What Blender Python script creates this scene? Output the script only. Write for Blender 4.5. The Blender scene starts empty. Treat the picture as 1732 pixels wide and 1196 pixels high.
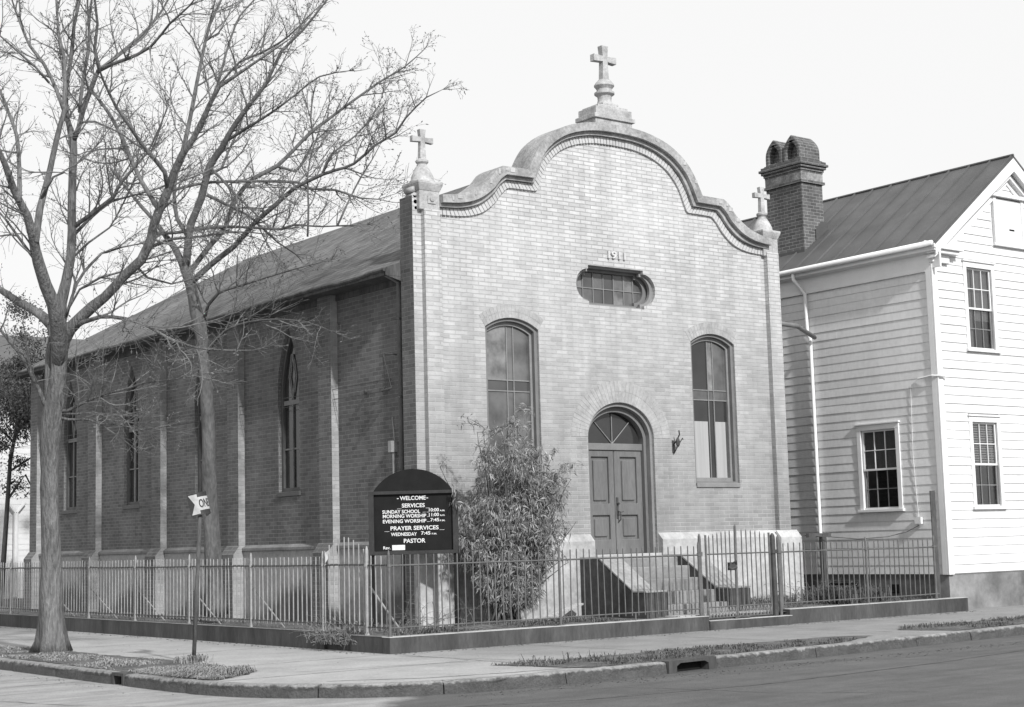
import bpy, bmesh, math, random
from mathutils import Vector, Matrix, noise
from mathutils.geometry import tessellate_polygon
R = math.radians
sc = bpy.context.scene
col = sc.collection

# ------------------------------------------------------------------ camera
cam = bpy.data.cameras.new('camera'); cam.sensor_width = 36.0; cam.sensor_fit = 'HORIZONTAL'
cam.lens = 2690.13 / 1732 * 36.0; cam.clip_start = 0.1; cam.clip_end = 2000
co = bpy.data.objects.new('camera', cam); col.objects.link(co); sc.camera = co
yaw, pitch, roll = 0.650988, 0.1187166, -0.0264778
fw = Vector((math.sin(yaw)*math.cos(pitch), math.cos(yaw)*math.cos(pitch), math.sin(pitch)))
rt0 = Vector((math.cos(yaw), -math.sin(yaw), 0)); up0 = rt0.cross(fw)
rt = rt0*math.cos(roll) + up0*math.sin(roll); up = up0*math.cos(roll) - rt0*math.sin(roll)
co.matrix_world = Matrix(((rt.x, up.x, -fw.x, 0), (rt.y, up.y, -fw.y, 0), (rt.z, up.z, -fw.z, 1.6), (0, 0, 0, 1)))

# ------------------------------------------------------------------ sky, sun, exposure
SUN_AZ, SUN_EL = R(9), R(35)      # the sun stands behind the camera's right shoulder, a little left of the facade's normal
sdir = Vector((-math.sin(SUN_AZ)*math.cos(SUN_EL), -math.cos(SUN_AZ)*math.cos(SUN_EL), math.sin(SUN_EL)))
w = bpy.data.worlds.new('World'); sc.world = w; w.use_nodes = True
nt = w.node_tree; nt.nodes.clear()
sky = nt.nodes.new('ShaderNodeTexSky'); sky.sky_type = 'NISHITA'; sky.sun_disc = False
sky.sun_elevation = SUN_EL; sky.sun_rotation = math.atan2(sdir.x, sdir.y)
sky.air_density = 1.0; sky.dust_density = 4.0; sky.ozone_density = 1.0
bw = nt.nodes.new('ShaderNodeRGBToBW'); bg = nt.nodes.new('ShaderNodeBackground'); bg.inputs[1].default_value = 0.12
wo = nt.nodes.new('ShaderNodeOutputWorld')
nt.links.new(sky.outputs[0], bw.inputs[0]); hz = nt.nodes.new('ShaderNodeMix'); hz.data_type = 'FLOAT'; hz.inputs[0].default_value = .88; hz.inputs[3].default_value = 8.3   # a thin even overcast whitens the sky
nt.links.new(bw.outputs[0], hz.inputs[2]); nt.links.new(hz.outputs[0], bg.inputs[0]); nt.links.new(bg.outputs[0], wo.inputs[0])
sl = bpy.data.lights.new('sun', 'SUN'); sl.energy = 4.4; sl.angle = R(2.0); sl.color = (1, 1, 1)
so = bpy.data.objects.new('sun', sl); col.objects.link(so); so.rotation_euler = sdir.to_track_quat('Z', 'Y').to_euler()
so.location = (0, -5, 30)
sc.view_settings.view_transform = 'Standard'; sc.view_settings.look = 'None'
sc.view_settings.exposure = 0.05; sc.view_settings.gamma = 1.0
sc.cycles.max_bounces = 6

# ------------------------------------------------------------------ materials (the photograph is black and white: all greys)
def nodes_of(name):
    m = bpy.data.materials.new(name); m.use_nodes = True
    t = m.node_tree; b = t.nodes['Principled BSDF']
    return m, t, b
def N(t, kind, **kw):
    n = t.nodes.new('ShaderNode' + kind)
    for k, v in kw.items():
        if k.startswith('i_'): n.inputs[int(k[2:])].default_value = v
        else: setattr(n, k, v)
    return n
def noise_val(t, vec, scale, lo, hi, detail=6, rough=.6, clamp=(.3, .7)):
    n = N(t, 'TexNoise'); n.inputs['Scale'].default_value = scale; n.inputs['Detail'].default_value = detail
    n.inputs['Roughness'].default_value = rough; t.links.new(vec, n.inputs['Vector'])
    r = N(t, 'MapRange'); r.inputs[1].default_value, r.inputs[2].default_value = clamp
    r.inputs[3].default_value, r.inputs[4].default_value = lo, hi
    t.links.new(n.outputs[0], r.inputs[0]); return r.outputs[0]
def mul(t, a, b, op='MULTIPLY'):
    m = N(t, 'Math', operation=op)
    for i, v in enumerate((a, b)):
        if isinstance(v, (int, float)): m.inputs[i].default_value = v
        else: t.links.new(v, m.inputs[i])
    return m.outputs[0]
def bump(t, b, h, dist, strength=1.0):
    n = N(t, 'Bump'); n.inputs['Distance'].default_value = dist; n.inputs['Strength'].default_value = strength
    t.links.new(h, n.inputs['Height']); t.links.new(n.outputs[0], b.inputs['Normal'])
def coords(t, stretch=None):
    tc = N(t, 'TexCoord').outputs['Object']
    if stretch:
        mp = N(t, 'Mapping'); mp.inputs['Scale'].default_value = stretch; t.links.new(tc, mp.inputs[0]); return mp.outputs[0]
    return tc
def mat(name, v, rough=.85, var=.2, scale=1.5, fine=.12, fscale=30, bmp=.003, spec=.3, stretch=None, metal=0):
    m, t, b = nodes_of(name); c = coords(t, stretch)
    a = noise_val(t, c, scale, v*(1-var), v*(1+var)); f = noise_val(t, c, fscale, 1-fine, 1+fine)
    t.links.new(mul(t, a, f), b.inputs['Base Color'])
    b.inputs['Roughness'].default_value = rough; b.inputs['Specular IOR Level'].default_value = spec; b.inputs['Metallic'].default_value = metal
    if bmp: bump(t, b, f, bmp)
    return m
def side_uv(t):      # (along the wall, height) for walls facing either way
    tc = N(t, 'TexCoord'); s = N(t, 'SeparateXYZ'); t.links.new(tc.outputs['Object'], s.inputs[0])
    g = N(t, 'NewGeometry'); sn = N(t, 'SeparateXYZ'); t.links.new(g.outputs['True Normal'], sn.inputs[0])
    ab = mul(t, sn.outputs[0], 0, 'ABSOLUTE'); gt = mul(t, ab, .5, 'GREATER_THAN')
    mx = N(t, 'Mix', data_type='FLOAT'); t.links.new(gt, mx.inputs[0]); t.links.new(s.outputs[0], mx.inputs[2]); t.links.new(s.outputs[1], mx.inputs[3])
    cb = N(t, 'CombineXYZ'); t.links.new(mx.outputs[0], cb.inputs[0]); t.links.new(s.outputs[2], cb.inputs[1])
    return cb.outputs[0], s, tc.outputs['Object']
def brick_mat(name, v1, v2, mortar_lo, mortar_hi, bw_=.29, bh=.077, z_lo=1.5, z_hi=7.5, blot=.2, msize=.008, fade=0.0, lift=None):
    m, t, b = nodes_of(name); uv, s, obj = side_uv(t)
    wob = N(t, 'TexNoise'); wob.inputs['Scale'].default_value = 9; t.links.new(uv, wob.inputs['Vector'])
    va = N(t, 'VectorMath', operation='SCALE'); va.inputs['Scale'].default_value = .012; t.links.new(wob.outputs['Color'], va.inputs[0])
    vb = N(t, 'VectorMath', operation='ADD'); t.links.new(uv, vb.inputs[0]); t.links.new(va.outputs[0], vb.inputs[1])
    br = N(t, 'TexBrick'); t.links.new(vb.outputs[0], br.inputs['Vector'])
    br.inputs['Scale'].default_value = 1; br.inputs['Mortar Size'].default_value = msize; br.inputs['Mortar Smooth'].default_value = .35
    br.inputs['Brick Width'].default_value = bw_; br.inputs['Row Height'].default_value = bh
    br.inputs['Color1'].default_value = (v1,)*3 + (1,); br.inputs['Color2'].default_value = (v2,)*3 + (1,)
    mr = N(t, 'MapRange'); mr.inputs[1].default_value = z_lo; mr.inputs[2].default_value = z_hi
    mr.inputs[3].default_value = mortar_lo; mr.inputs[4].default_value = mortar_hi
    zz = mul(t, s.outputs[2], noise_val(t, uv, .9, -.7, .7), 'ADD'); t.links.new(zz, mr.inputs[0]); t.links.new(mr.outputs[0], br.inputs['Mortar'])
    # blotches: whole patches limewashed or bare, and single bricks lighter or darker
    a = noise_val(t, uv, .55, 1-blot, 1+blot*.8, 8, .62); c = noise_val(t, uv, 4, .9, 1.1, 5)
    big = N(t, 'TexNoise'); big.inputs['Scale'].default_value = 60; big.inputs['Detail'].default_value = 3; t.links.new(uv, big.inputs['Vector'])
    g = N(t, 'MapRange'); g.inputs[3].default_value = .88; g.inputs[4].default_value = 1.12; t.links.new(big.outputs[0], g.inputs[0])
    mps = N(t, 'Mapping'); mps.inputs['Scale'].default_value = (2.6, .22, 1); t.links.new(uv, mps.inputs[0])
    stk = noise_val(t, mps.outputs[0], 1.0, .88, 1.05, 6, .65, (.36, .6))          # rain streaks
    a = mul(t, a, stk)
    colv = mul(t, mul(t, mul(t, br.outputs['Color'], a), c), g.outputs[0])
    if lift:                                   # the wall is cleaner and whiter towards the gable
        lr = N(t, 'MapRange'); lr.inputs[1].default_value = 2.5; lr.inputs[2].default_value = 8; lr.inputs[3].default_value, lr.inputs[4].default_value = lift
        t.links.new(zz, lr.inputs[0]); a = mul(t, a, lr.outputs[0]); colv = mul(t, colv, lr.outputs[0])
    if fade:                                   # lime wash hides the joints in patches
        fn = noise_val(t, uv, .8, 0, fade, 7, .65, (.42, .62))
        mx = N(t, 'Mix', data_type='FLOAT'); t.links.new(fn, mx.inputs[0]); t.links.new(colv, mx.inputs[2])
        lw = mul(t, noise_val(t, uv, 9, v1*.78, v1*1.08, 8, .75), a); t.links.new(lw, mx.inputs[3]); colv = mx.outputs[0]
    t.links.new(colv, b.inputs['Base Color']); b.inputs['Roughness'].default_value = .9; b.inputs['Specular IOR Level'].default_value = .2
    hh = mul(t, mul(t, br.outputs['Fac'], -1), mul(t, big.outputs[0], .5), 'ADD'); bump(t, b, hh, .006)
    return m

M = {}
M['brick'] = brick_mat('limewashed_brick', .45, .345, .60, .28, bw_=.27, fade=.45, lift=(.62, 1.22), blot=.07, msize=.009)
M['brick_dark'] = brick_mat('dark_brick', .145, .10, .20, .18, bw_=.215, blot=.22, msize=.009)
M['brick_chim'] = brick_mat('chimney_brick', .13, .08, .26, .26, bw_=.22, blot=.35)
M['brick_sunlit'] = brick_mat('sunlit_pilaster_brick', .33, .25, .33, .30, blot=.15)
M['arch_low'] = mat('arch_brick_low', .32, var=.18, scale=3, fine=.16, fscale=14)
M['arch_brick'] = mat('arch_brick', .45, var=.16, scale=1.5, fine=.12, fscale=14)
M['stucco'] = mat('cream_stucco', .37, var=.28, scale=1.6, fine=.16, fscale=14, bmp=.006)
M['coping'] = mat('coping_stone', .29, var=.38, scale=2.2, fine=.25, fscale=16, bmp=.012)
M['stone'] = mat('finial_stone', .36, var=.28, scale=3.5, fine=.2, fscale=22, bmp=.008)
M['plinth_side'] = mat('grey_render', .17, var=.25, scale=1.2, fine=.15, fscale=12)
M['wood_dark'] = mat('painted_door_wood', .13, .6, .22, 2.5, .14, 40, .001, stretch=(1, 1, .15))
M['frame'] = mat('window_frame_paint', .16, .6, .15, 3, .1, 40, .001)
M['frame_mid'] = mat('pale_muntin_paint', .20, .6, .15, 3, .1, 40, .001)
M['white'] = mat('white_house_paint', .63, .6, .10, 1.0, .07, 12, .002, stretch=(1, 1, .5))
M['white_trim'] = mat('white_trim_paint', .68, .5, .05, 2, .03, 40, 0)
M['slate'] = brick_mat('shingle_roofing', .17, .11, .07, .07, bw_=.22, bh=.085, blot=.3, msize=.006)
M['tin'] = mat('grey_tin_roof', .085, .55, .25, 1.2, .08, 25, .001, .4)
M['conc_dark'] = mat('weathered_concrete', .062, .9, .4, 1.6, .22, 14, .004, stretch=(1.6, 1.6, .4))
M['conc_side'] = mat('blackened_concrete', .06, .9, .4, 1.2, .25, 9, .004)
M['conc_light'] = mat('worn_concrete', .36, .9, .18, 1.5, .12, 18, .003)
def walk_mat():      # pale newer slabs on the side street, greyer old ones along the front
    m, t, b = nodes_of('sidewalk_concrete'); c = coords(t); s = N(t, 'SeparateXYZ'); t.links.new(c, s.inputs[0])
    e = mul(t, s.outputs[0], noise_val(t, c, .5, -.8, .8), 'ADD'); r = N(t, 'MapRange'); r.inputs[1].default_value = 12.2; r.inputs[2].default_value = 15; r.inputs[3].default_value = .32; r.inputs[4].default_value = .22; t.links.new(e, r.inputs[0])
    f = noise_val(t, c, 22, .8, 1.2, 6, .7); a = noise_val(t, c, 1.2, .80, 1.16, 8, .65); t.links.new(mul(t, mul(t, r.outputs[0], f), a), b.inputs['Base Color'])
    b.inputs['Roughness'].default_value = .9; bump(t, b, f, .006); return m
M['walk'] = walk_mat()
M['road'] = None
M['iron'] = mat('old_painted_iron', .105, .6, .25, 6, .15, 50, .001, .4)
M['iron_pale'] = mat('silver_painted_iron', .26, .55, .25, 5, .15, 50, .001, .4)
M['iron_dark'] = mat('dark_iron', .05, .6, .3, 6, .2, 50, .001, .4)
M['black'] = mat('black_board_paint', .010, .6, .3, 4, .1, 40, .0005, .15)
M['black_frame'] = mat('black_frame_paint', .022, .6, .4, 5, .2, 40, .001, .4)
M['letter'] = mat('white_lettering', .62, .7, .1, 20, .05, 60, 0)
M['bark'] = mat('grey_bark', .15, .95, .35, 3, .42, 30, .03, .1, (1, 1, .16))
M['bark_dark'] = mat('dark_bark', .085, .95, .3, 4, .3, 22, .01, .1, (1, 1, .3))
M['twig'] = mat('twig_bark', .15, .95, .2, 6, .1, 30, 0, .1)
M['leaf'] = mat('shrub_leaf', .16, .5, .45, 14, .3, 60, 0, .5)
M['leaf_dark'] = mat('evergreen_leaf', .055, .6, .4, 5, .3, 40, 0, .3)
M['bud'] = mat('spring_bud', .13, .7, .3, 9, .2, 40, 0, .2)
M['grass'] = mat('dry_grass', .28, .85, .35, 3, .3, 30, 0, .1)
M['soil'] = mat('bare_soil', .12, .95, .4, 3, .35, 25, .02, .1)
M['yard'] = mat('yard_earth', .13, .95, .35, 1.2, .3, 18, .02, .1)
M['drain'] = mat('drainpipe_grey', .15, .5, .2, 3, .1, 40, .001, .4)
M['curtain'] = mat('pale_curtain', .33, .9, .12, 1, .05, 60, .004, .1, (14, 14, .4))
M['hole'] = mat('dark_interior', .012, .9, .1, 3, .1, 30, 0, .1)
M['plank'] = mat('old_plank', .40, .8, .2, 5, .2, 40, .002)
M['post_wood'] = mat('weathered_post', .075, .85, .3, 3, .25, 30, .006, .2, (1, 1, .2))
def glass(name, v, rough=.12, scale=1.0, var=.35, spec=.5):
    m, t, b = nodes_of(name); c = coords(t)
    t.links.new(noise_val(t, c, scale, v*(1-var), v*(1+var), 3), b.inputs['Base Color'])
    b.inputs['Roughness'].default_value = rough; b.inputs['Specular IOR Level'].default_value = spec
    n = N(t, 'TexNoise'); n.inputs['Scale'].default_value = 2.5; t.links.new(c, n.inputs['Vector']); bump(t, b, n.outputs[0], .01, .3)
    return m
M['glass'] = glass('frosted_glass', .10, scale=2.2, var=.4); M['glass_dark'] = glass('dark_glass', .03, .08); M['glass_mid'] = glass('amber_glass', .07)
M['glass_pale'] = glass('pale_stained_glass', .16, scale=3.2, var=.5)
def road_mat():
    m, t, b = nodes_of('road_surface'); c = coords(t); s = N(t, 'SeparateXYZ'); t.links.new(c, s.inputs[0])
    # the side street is pale concrete, the front street darker asphalt; the joint wanders across the mouth of the junction
    e = mul(t, mul(t, s.outputs[1], mul(t, s.outputs[0], -1.0), 'ADD'), noise_val(t, c, .8, -.5, .5), 'ADD')
    r = N(t, 'MapRange'); r.inputs[1].default_value = 5.3; r.inputs[2].default_value = 5.9; r.inputs[3].default_value = 0; r.inputs[4].default_value = 1; t.links.new(e, r.inputs[0])
    mp = N(t, 'Mapping'); mp.inputs['Scale'].default_value = (.35, 2.2, 1); mp.inputs['Rotation'].default_value = (0, 0, R(-20)); t.links.new(c, mp.inputs[0])
    st = noise_val(t, mp.outputs[0], 1.3, .78, 1.22, 7, .6)
    mx = N(t, 'Mix', data_type='FLOAT'); t.links.new(r.outputs[0], mx.inputs[0]); mx.inputs[2].default_value = .095; mx.inputs[3].default_value = .29
    f = noise_val(t, c, 45, .74, 1.26, 5, .75); sp = noise_val(t, c, 2.2, .80, 1.14, 8, .7)
    t.links.new(mul(t, mul(t, mul(t, mx.outputs[0], st), f), sp), b.inputs['Base Color'])
    b.inputs['Roughness'].default_value = .9; bump(t, b, f, .012); return m
M['road'] = road_mat()
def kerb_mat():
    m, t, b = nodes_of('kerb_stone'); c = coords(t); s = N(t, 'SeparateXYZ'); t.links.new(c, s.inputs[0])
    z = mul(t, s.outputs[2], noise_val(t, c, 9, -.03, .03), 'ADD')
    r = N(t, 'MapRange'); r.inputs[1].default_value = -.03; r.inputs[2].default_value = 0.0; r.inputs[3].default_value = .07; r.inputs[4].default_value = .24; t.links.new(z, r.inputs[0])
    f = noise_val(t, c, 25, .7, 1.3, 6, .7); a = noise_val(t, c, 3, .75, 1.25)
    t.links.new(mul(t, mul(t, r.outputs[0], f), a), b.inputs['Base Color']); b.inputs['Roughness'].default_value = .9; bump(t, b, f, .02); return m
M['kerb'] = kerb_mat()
def hump_render():  # darker humps along the foot of the side plinth
    m, t, b = nodes_of('dark_hump_render'); c = coords(t); s = N(t, 'SeparateXYZ'); t.links.new(c, s.inputs[0])
    yy = mul(t, s.outputs[1], noise_val(t, c, .7, -.5, .5), 'ADD')
    wv = N(t, 'Math', operation='SINE'); t.links.new(mul(t, yy, 1.68), wv.inputs[0])
    top = mul(t, mul(t, wv.outputs[0], .30), .55, 'ADD'); d = mul(t, top, s.outputs[2], 'SUBTRACT')
    r = N(t, 'MapRange'); r.inputs[1].default_value = -.12; r.inputs[2].default_value = .12; r.inputs[3].default_value = .27; r.inputs[4].default_value = .10; t.links.new(d, r.inputs[0])
    f = noise_val(t, c, 14, .8, 1.2); t.links.new(mul(t, r.outputs[0], f), b.inputs['Base Color']); b.inputs['Roughness'].default_value = .9; bump(t, b, f, .004); return m
M['plinth_side'] = hump_render()

# ------------------------------------------------------------------ mesh helpers
class MB:
    def __init__(s): s.v = []; s.f = []
    def add(s, vs, fs):
        o = len(s.v); s.v += [tuple(x) for x in vs]; s.f += [tuple(i+o for i in f) for f in fs]; return s
    def box(s, x0, x1, y0, y1, z0, z1):
        x0, x1 = min(x0, x1), max(x0, x1); y0, y1 = min(y0, y1), max(y0, y1); z0, z1 = min(z0, z1), max(z0, z1)
        return s.add([(x0,y0,z0),(x1,y0,z0),(x1,y1,z0),(x0,y1,z0),(x0,y0,z1),(x1,y0,z1),(x1,y1,z1),(x0,y1,z1)],
              [(0,3,2,1),(4,5,6,7),(0,1,5,4),(1,2,6,5),(2,3,7,6),(3,0,4,7)])
    def tube(s, pts, rad, n=8, cap=True):
        pts = [Vector(p) for p in pts]; rad = rad if isinstance(rad, (list, tuple)) else [rad]*len(pts)
        o = len(s.v); K = len(pts); ref = None
        for i, p in enumerate(pts):
            d = (pts[min(i+1, K-1)] - pts[max(i-1, 0)]); d = d.normalized() if d.length > 1e-9 else Vector((0, 0, 1))
            if ref is None: ref = Vector((1, 0, 0)) if abs(d.x) < .8 else Vector((0, 1, 0))
            a = (ref - d*ref.dot(d)).normalized(); b = d.cross(a); ref = a
            for j in range(n):
                th = 2*math.pi*j/n; q = p + (a*math.cos(th) + b*math.sin(th))*rad[i]; s.v.append((q.x, q.y, q.z))
        for i in range(K-1):
            for j in range(n):
                s.f.append((o+i*n+j, o+i*n+(j+1) % n, o+(i+1)*n+(j+1) % n, o+(i+1)*n+j))
        if cap: s.f.append(tuple(o+j for j in range(n))[::-1]); s.f.append(tuple(o+(K-1)*n+j for j in range(n)))
        return s
    def lathe(s, cx, cy, prof, n=20):
        o = len(s.v)
        for r, z in prof:
            for j in range(n):
                th = 2*math.pi*(j+.5)/n; s.v.append((cx+r*math.cos(th), cy+r*math.sin(th), z))
        for i in range(len(prof)-1):
            for j in range(n): s.f.append((o+i*n+j, o+i*n+(j+1) % n, o+(i+1)*n+(j+1) % n, o+(i+1)*n+j))
        s.f.append(tuple(o+j for j in range(n))[::-1]); s.f.append(tuple(o+(len(prof)-1)*n+j for j in range(n))); return s
    def prism(s, outer, a, b, fn, holes=()):
        """outer / holes: 2D loops; fn(u, v, w) -> xyz; w runs a..b"""
        loops = [list(outer)] + [list(h) for h in holes]
        flat = [p for l in loops for p in l]
        tri = tessellate_polygon([[Vector((p[0], p[1], 0)) for p in l] for l in loops])
        o = len(s.v); K = len(flat)
        s.v += [tuple(fn(p[0], p[1], a)) for p in flat] + [tuple(fn(p[0], p[1], b)) for p in flat]
        for t in tri: s.f.append((o+t[0], o+t[1], o+t[2])); s.f.append((o+K+t[2], o+K+t[1], o+K+t[0]))
        k = 0
        for l in loops:
            for i in range(len(l)):
                j = (i+1) % len(l); s.f.append((o+k+i, o+k+j, o+K+k+j, o+K+k+i))
            k += len(l)
        return s
XZ = lambda u, v, w: (u, w, v)      # a wall that faces the front street
YZ = lambda u, v, w: (w, u, v)      # a wall that faces the side street
XY = lambda u, v, w: (u, v, w)
def ob(name, mb, m, parent=None, smooth=False, local=False, recalc=True):
    me = bpy.data.meshes.new(name)
    if isinstance(mb, MB): me.from_pydata(mb.v, [], mb.f)
    else: me = mb; me.name = name
    if recalc and isinstance(mb, MB) and len(mb.f) < 60000:
        bm = bmesh.new(); bm.from_mesh(me); bmesh.ops.recalc_face_normals(bm, faces=bm.faces); bm.to_mesh(me); bm.free()
    me.materials.clear(); me.materials.append(M[m] if isinstance(m, str) else m)
    if smooth:
        me.polygons.foreach_set('use_smooth', [True]*len(me.polygons))
    o = bpy.data.objects.new(name, me); col.objects.link(o)
    if parent:
        o.parent = parent
        if not local and parent.type == 'EMPTY':
            o.matrix_parent_inverse = (Matrix.Translation(parent.location) @ parent.rotation_euler.to_matrix().to_4x4()).inverted()
    return o
def thing(name, label, cat, loc, rz=0, group=None):
    o = bpy.data.objects.new(name, None); o.empty_display_size = .3; col.objects.link(o); o.location = loc; o.rotation_euler = (0, 0, rz)
    return tag(o, label, cat, group)
def tag(o, label, cat, group=None, kind=None):
    if label: o['label'] = label
    if cat: o['category'] = cat
    if group: o['group'] = group
    if kind: o['kind'] = kind
    return o
def struct(o): o['kind'] = 'structure'; return o
def bevel(o, wd=.01, seg=2):
    b = o.modifiers.new('bevel', 'BEVEL'); b.width = wd; b.segments = seg; b.limit_method = 'ANGLE'; b.angle_limit = R(40); return o
def arch_pts(cx, a, z0, zs, rise, n=16, pointed=False):
    """closed loop of an opening: sill z0, springing zs, rise"""
    p = [(cx-a, z0), (cx+a, z0), (cx+a, zs)]
    if pointed:
        for i in range(1, n): t = i/n; p.append((cx + a*(1-t**1.8), zs + rise*t))
        p.append((cx, zs+rise))
        for i in range(n-1, 0, -1): t = i/n; p.append((cx - a*(1-t**1.8), zs + rise*t))
    else:
        for i in range(1, n):
            th = math.pi*i/n
            if rise < a*.6:                      # segmental arch
                Rr = (a*a+rise*rise)/(2*rise); h = math.asin(a/Rr); q = h*(1-2*i/n); p.append((cx+Rr*math.sin(q), zs-Rr+rise+Rr*math.cos(q)))
            else: p.append((cx+a*math.cos(th), zs+rise*math.sin(th)))
    p.append((cx-a, zs)); return p
def ring(mb, outer, inner, a, b, fn): return mb.prism(outer, a, b, fn, [inner])
def text_mesh(s, wd, h, depth, bend=None):
    cu = bpy.data.curves.new('t', 'FONT'); cu.body = s; cu.extrude = depth; cu.resolution_u = 4
    if hasattr(cu, 'offset'): cu.offset = .02
    to = bpy.data.objects.new('t', cu); col.objects.link(to); bpy.context.view_layer.update()
    dg = bpy.context.evaluated_depsgraph_get(); me = bpy.data.meshes.new_from_object(to.evaluated_get(dg))
    bpy.data.objects.remove(to); bpy.data.curves.remove(cu)
    xs = [v.co.x for v in me.vertices]; ys = [v.co.y for v in me.vertices]
    x0, x1, y0, y1 = min(xs), max(xs), min(ys), max(ys)
    vs = [((v.co.x-x0)/(x1-x0)*wd - wd/2, -v.co.z, (v.co.y-y0)/(y1-y0)*h - h/2) for v in me.vertices]
    fs = [tuple(p.vertices) for p in me.polygons]; bpy.data.meshes.remove(me); return vs, fs
M['brick_chim'] = M['brick_chim']; M['limeband'] = mat('limewashed_band', .22, .9, .5, 5, .2, 20, .004)
M['far_white'] = mat('far_house_paint', .50, .7, .12, 1, .05, 20, 0); M['leaf_pale'] = mat('pale_shrub_leaf', .30, .45, .3, 14, .2, 60, 0, .5)
M['twig_pale'] = mat('dry_cane', .17, .9, .3, 8, .1, 30, 0, .1)  # a little paler than the tree twigs
M['grass_dull'] = mat('scrubby_grass', .115, .9, .35, 3, .3, 30, 0, .1)
M['sign_white'] = mat('dulled_sign_paint', .36, .6, .2, 12, .1, 60, 0)

# ================================================================== THE GROUND
def kerb_line(y_max=140, x_max=150):
    p = [(8.85, y_max), (8.85, 60), (8.86, 40), (8.86, 30), (8.85, 25), (8.85, 20.4), (8.87, 19.2), (8.92, 18.3), (9.08, 17.55), (9.4, 16.9), (9.9, 16.3), (10.5, 15.88), (11.2, 15.66), (12, 15.6), (13, 15.6), (14.35, 15.66), (15.35, 15.78), (16.5, 15.85), (18, 15.98), (20, 16.15), (22.5, 16.4), (30, 17.0), (60, 19.3), (x_max, 26)]
    return p
KL = kerb_line()
def offs(pl, d):
    out = []
    for i, p in enumerate(pl):
        a = Vector(pl[max(i-1, 0)]); b = Vector(pl[min(i+1, len(pl)-1)]); t = (b-a).normalized(); n = Vector((-t.y, t.x)); out.append((p[0]+n.x*d, p[1]+n.y*d))
    return out
g = MB(); g.add([(-300, -300, -.15), (400, -300, -.15), (400, 500, -.15), (-300, 500, -.15)], [(0, 1, 2, 3)])
struct(ob('road', g, 'road'))
# the pavement is one flat sheet behind the kerb stones
inner = offs(KL, .17)
g = MB(); pv = [(x, y) for x, y in inner] + [(150, 400), (8.85+.17, 400)]
tri = tessellate_polygon([[Vector((x, y, 0)) for x, y in pv]])
g.add([(x, y, -.002) for x, y in pv], [tuple(t) for t in tri]); struct(ob('sidewalk', g, 'walk'))
g = MB(); g.add([(13.3, 21.0, .004), (60, 21.6, .004), (150, 30, .004), (300, 400, .004), (13.3, 400, .004)], [(0, 1, 2, 3, 4)]); struct(ob('block_ground', g, 'yard'))
# expansion joints and cracks of the pavement, as thin recess-coloured strips
def ribbon(mb, pts, wd, z, jit=0, seed=1):
    rnd = random.Random(seed); q = []
    for a, b in zip(pts, pts[1:]):
        n = max(1, int((Vector(b)-Vector(a)).length/.15))
        for i in range(n): t = i/n; q.append((a[0]+(b[0]-a[0])*t+rnd.uniform(-jit, jit), a[1]+(b[1]-a[1])*t+rnd.uniform(-jit, jit)))
    q.append(pts[-1]); o = len(mb.v)
    for i, p in enumerate(q):
        a = Vector(q[max(i-1, 0)]); b = Vector(q[min(i+1, len(q)-1)]); t = (b-a).normalized(); n = Vector((-t.y, t.x))*wd*.5*rnd.uniform(.5, 1.3)
        mb.v.append((p[0]+n.x, p[1]+n.y, z)); mb.v.append((p[0]-n.x, p[1]-n.y, z))
    for i in range(len(q)-1): mb.f.append((o+2*i, o+2*i+1, o+2*i+3, o+2*i+2))
g = MB()
for i, y in enumerate([18.2, 20.3, 23.6, 26.9, 30.3, 33.7, 37, 41, 45]): ribbon(g, [(9.1 if y < 19 else 10.35, y-.05), (13.0, y+.05)], .022, .003, .006, i)
for i, x in enumerate([13.1, 15.6, 18.2, 20.8, 23.4, 26.0, 28.6, 31.5]): ribbon(g, [(x, 20.3), (x+.05, 17.3 if x > 13.2 else 15.9)], .02, .003, .006, 40+i)
ribbon(g, [(12.95, 19.9), (13.4, 18.0), (13.6, 17.3)], .018, .003, .02, 90)
ribbon(g, [(10.0, 17.0), (11.0, 16.35), (12.2, 16.1), (13.2, 16.05)], .03, .003, .012, 91)
ribbon(g, [(10.5, 18.6), (12.0, 18.35), (13.2, 17.9)], .014, .003, .015, 92)
struct(ob('pavement_joint', g, 'soil'))
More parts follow.
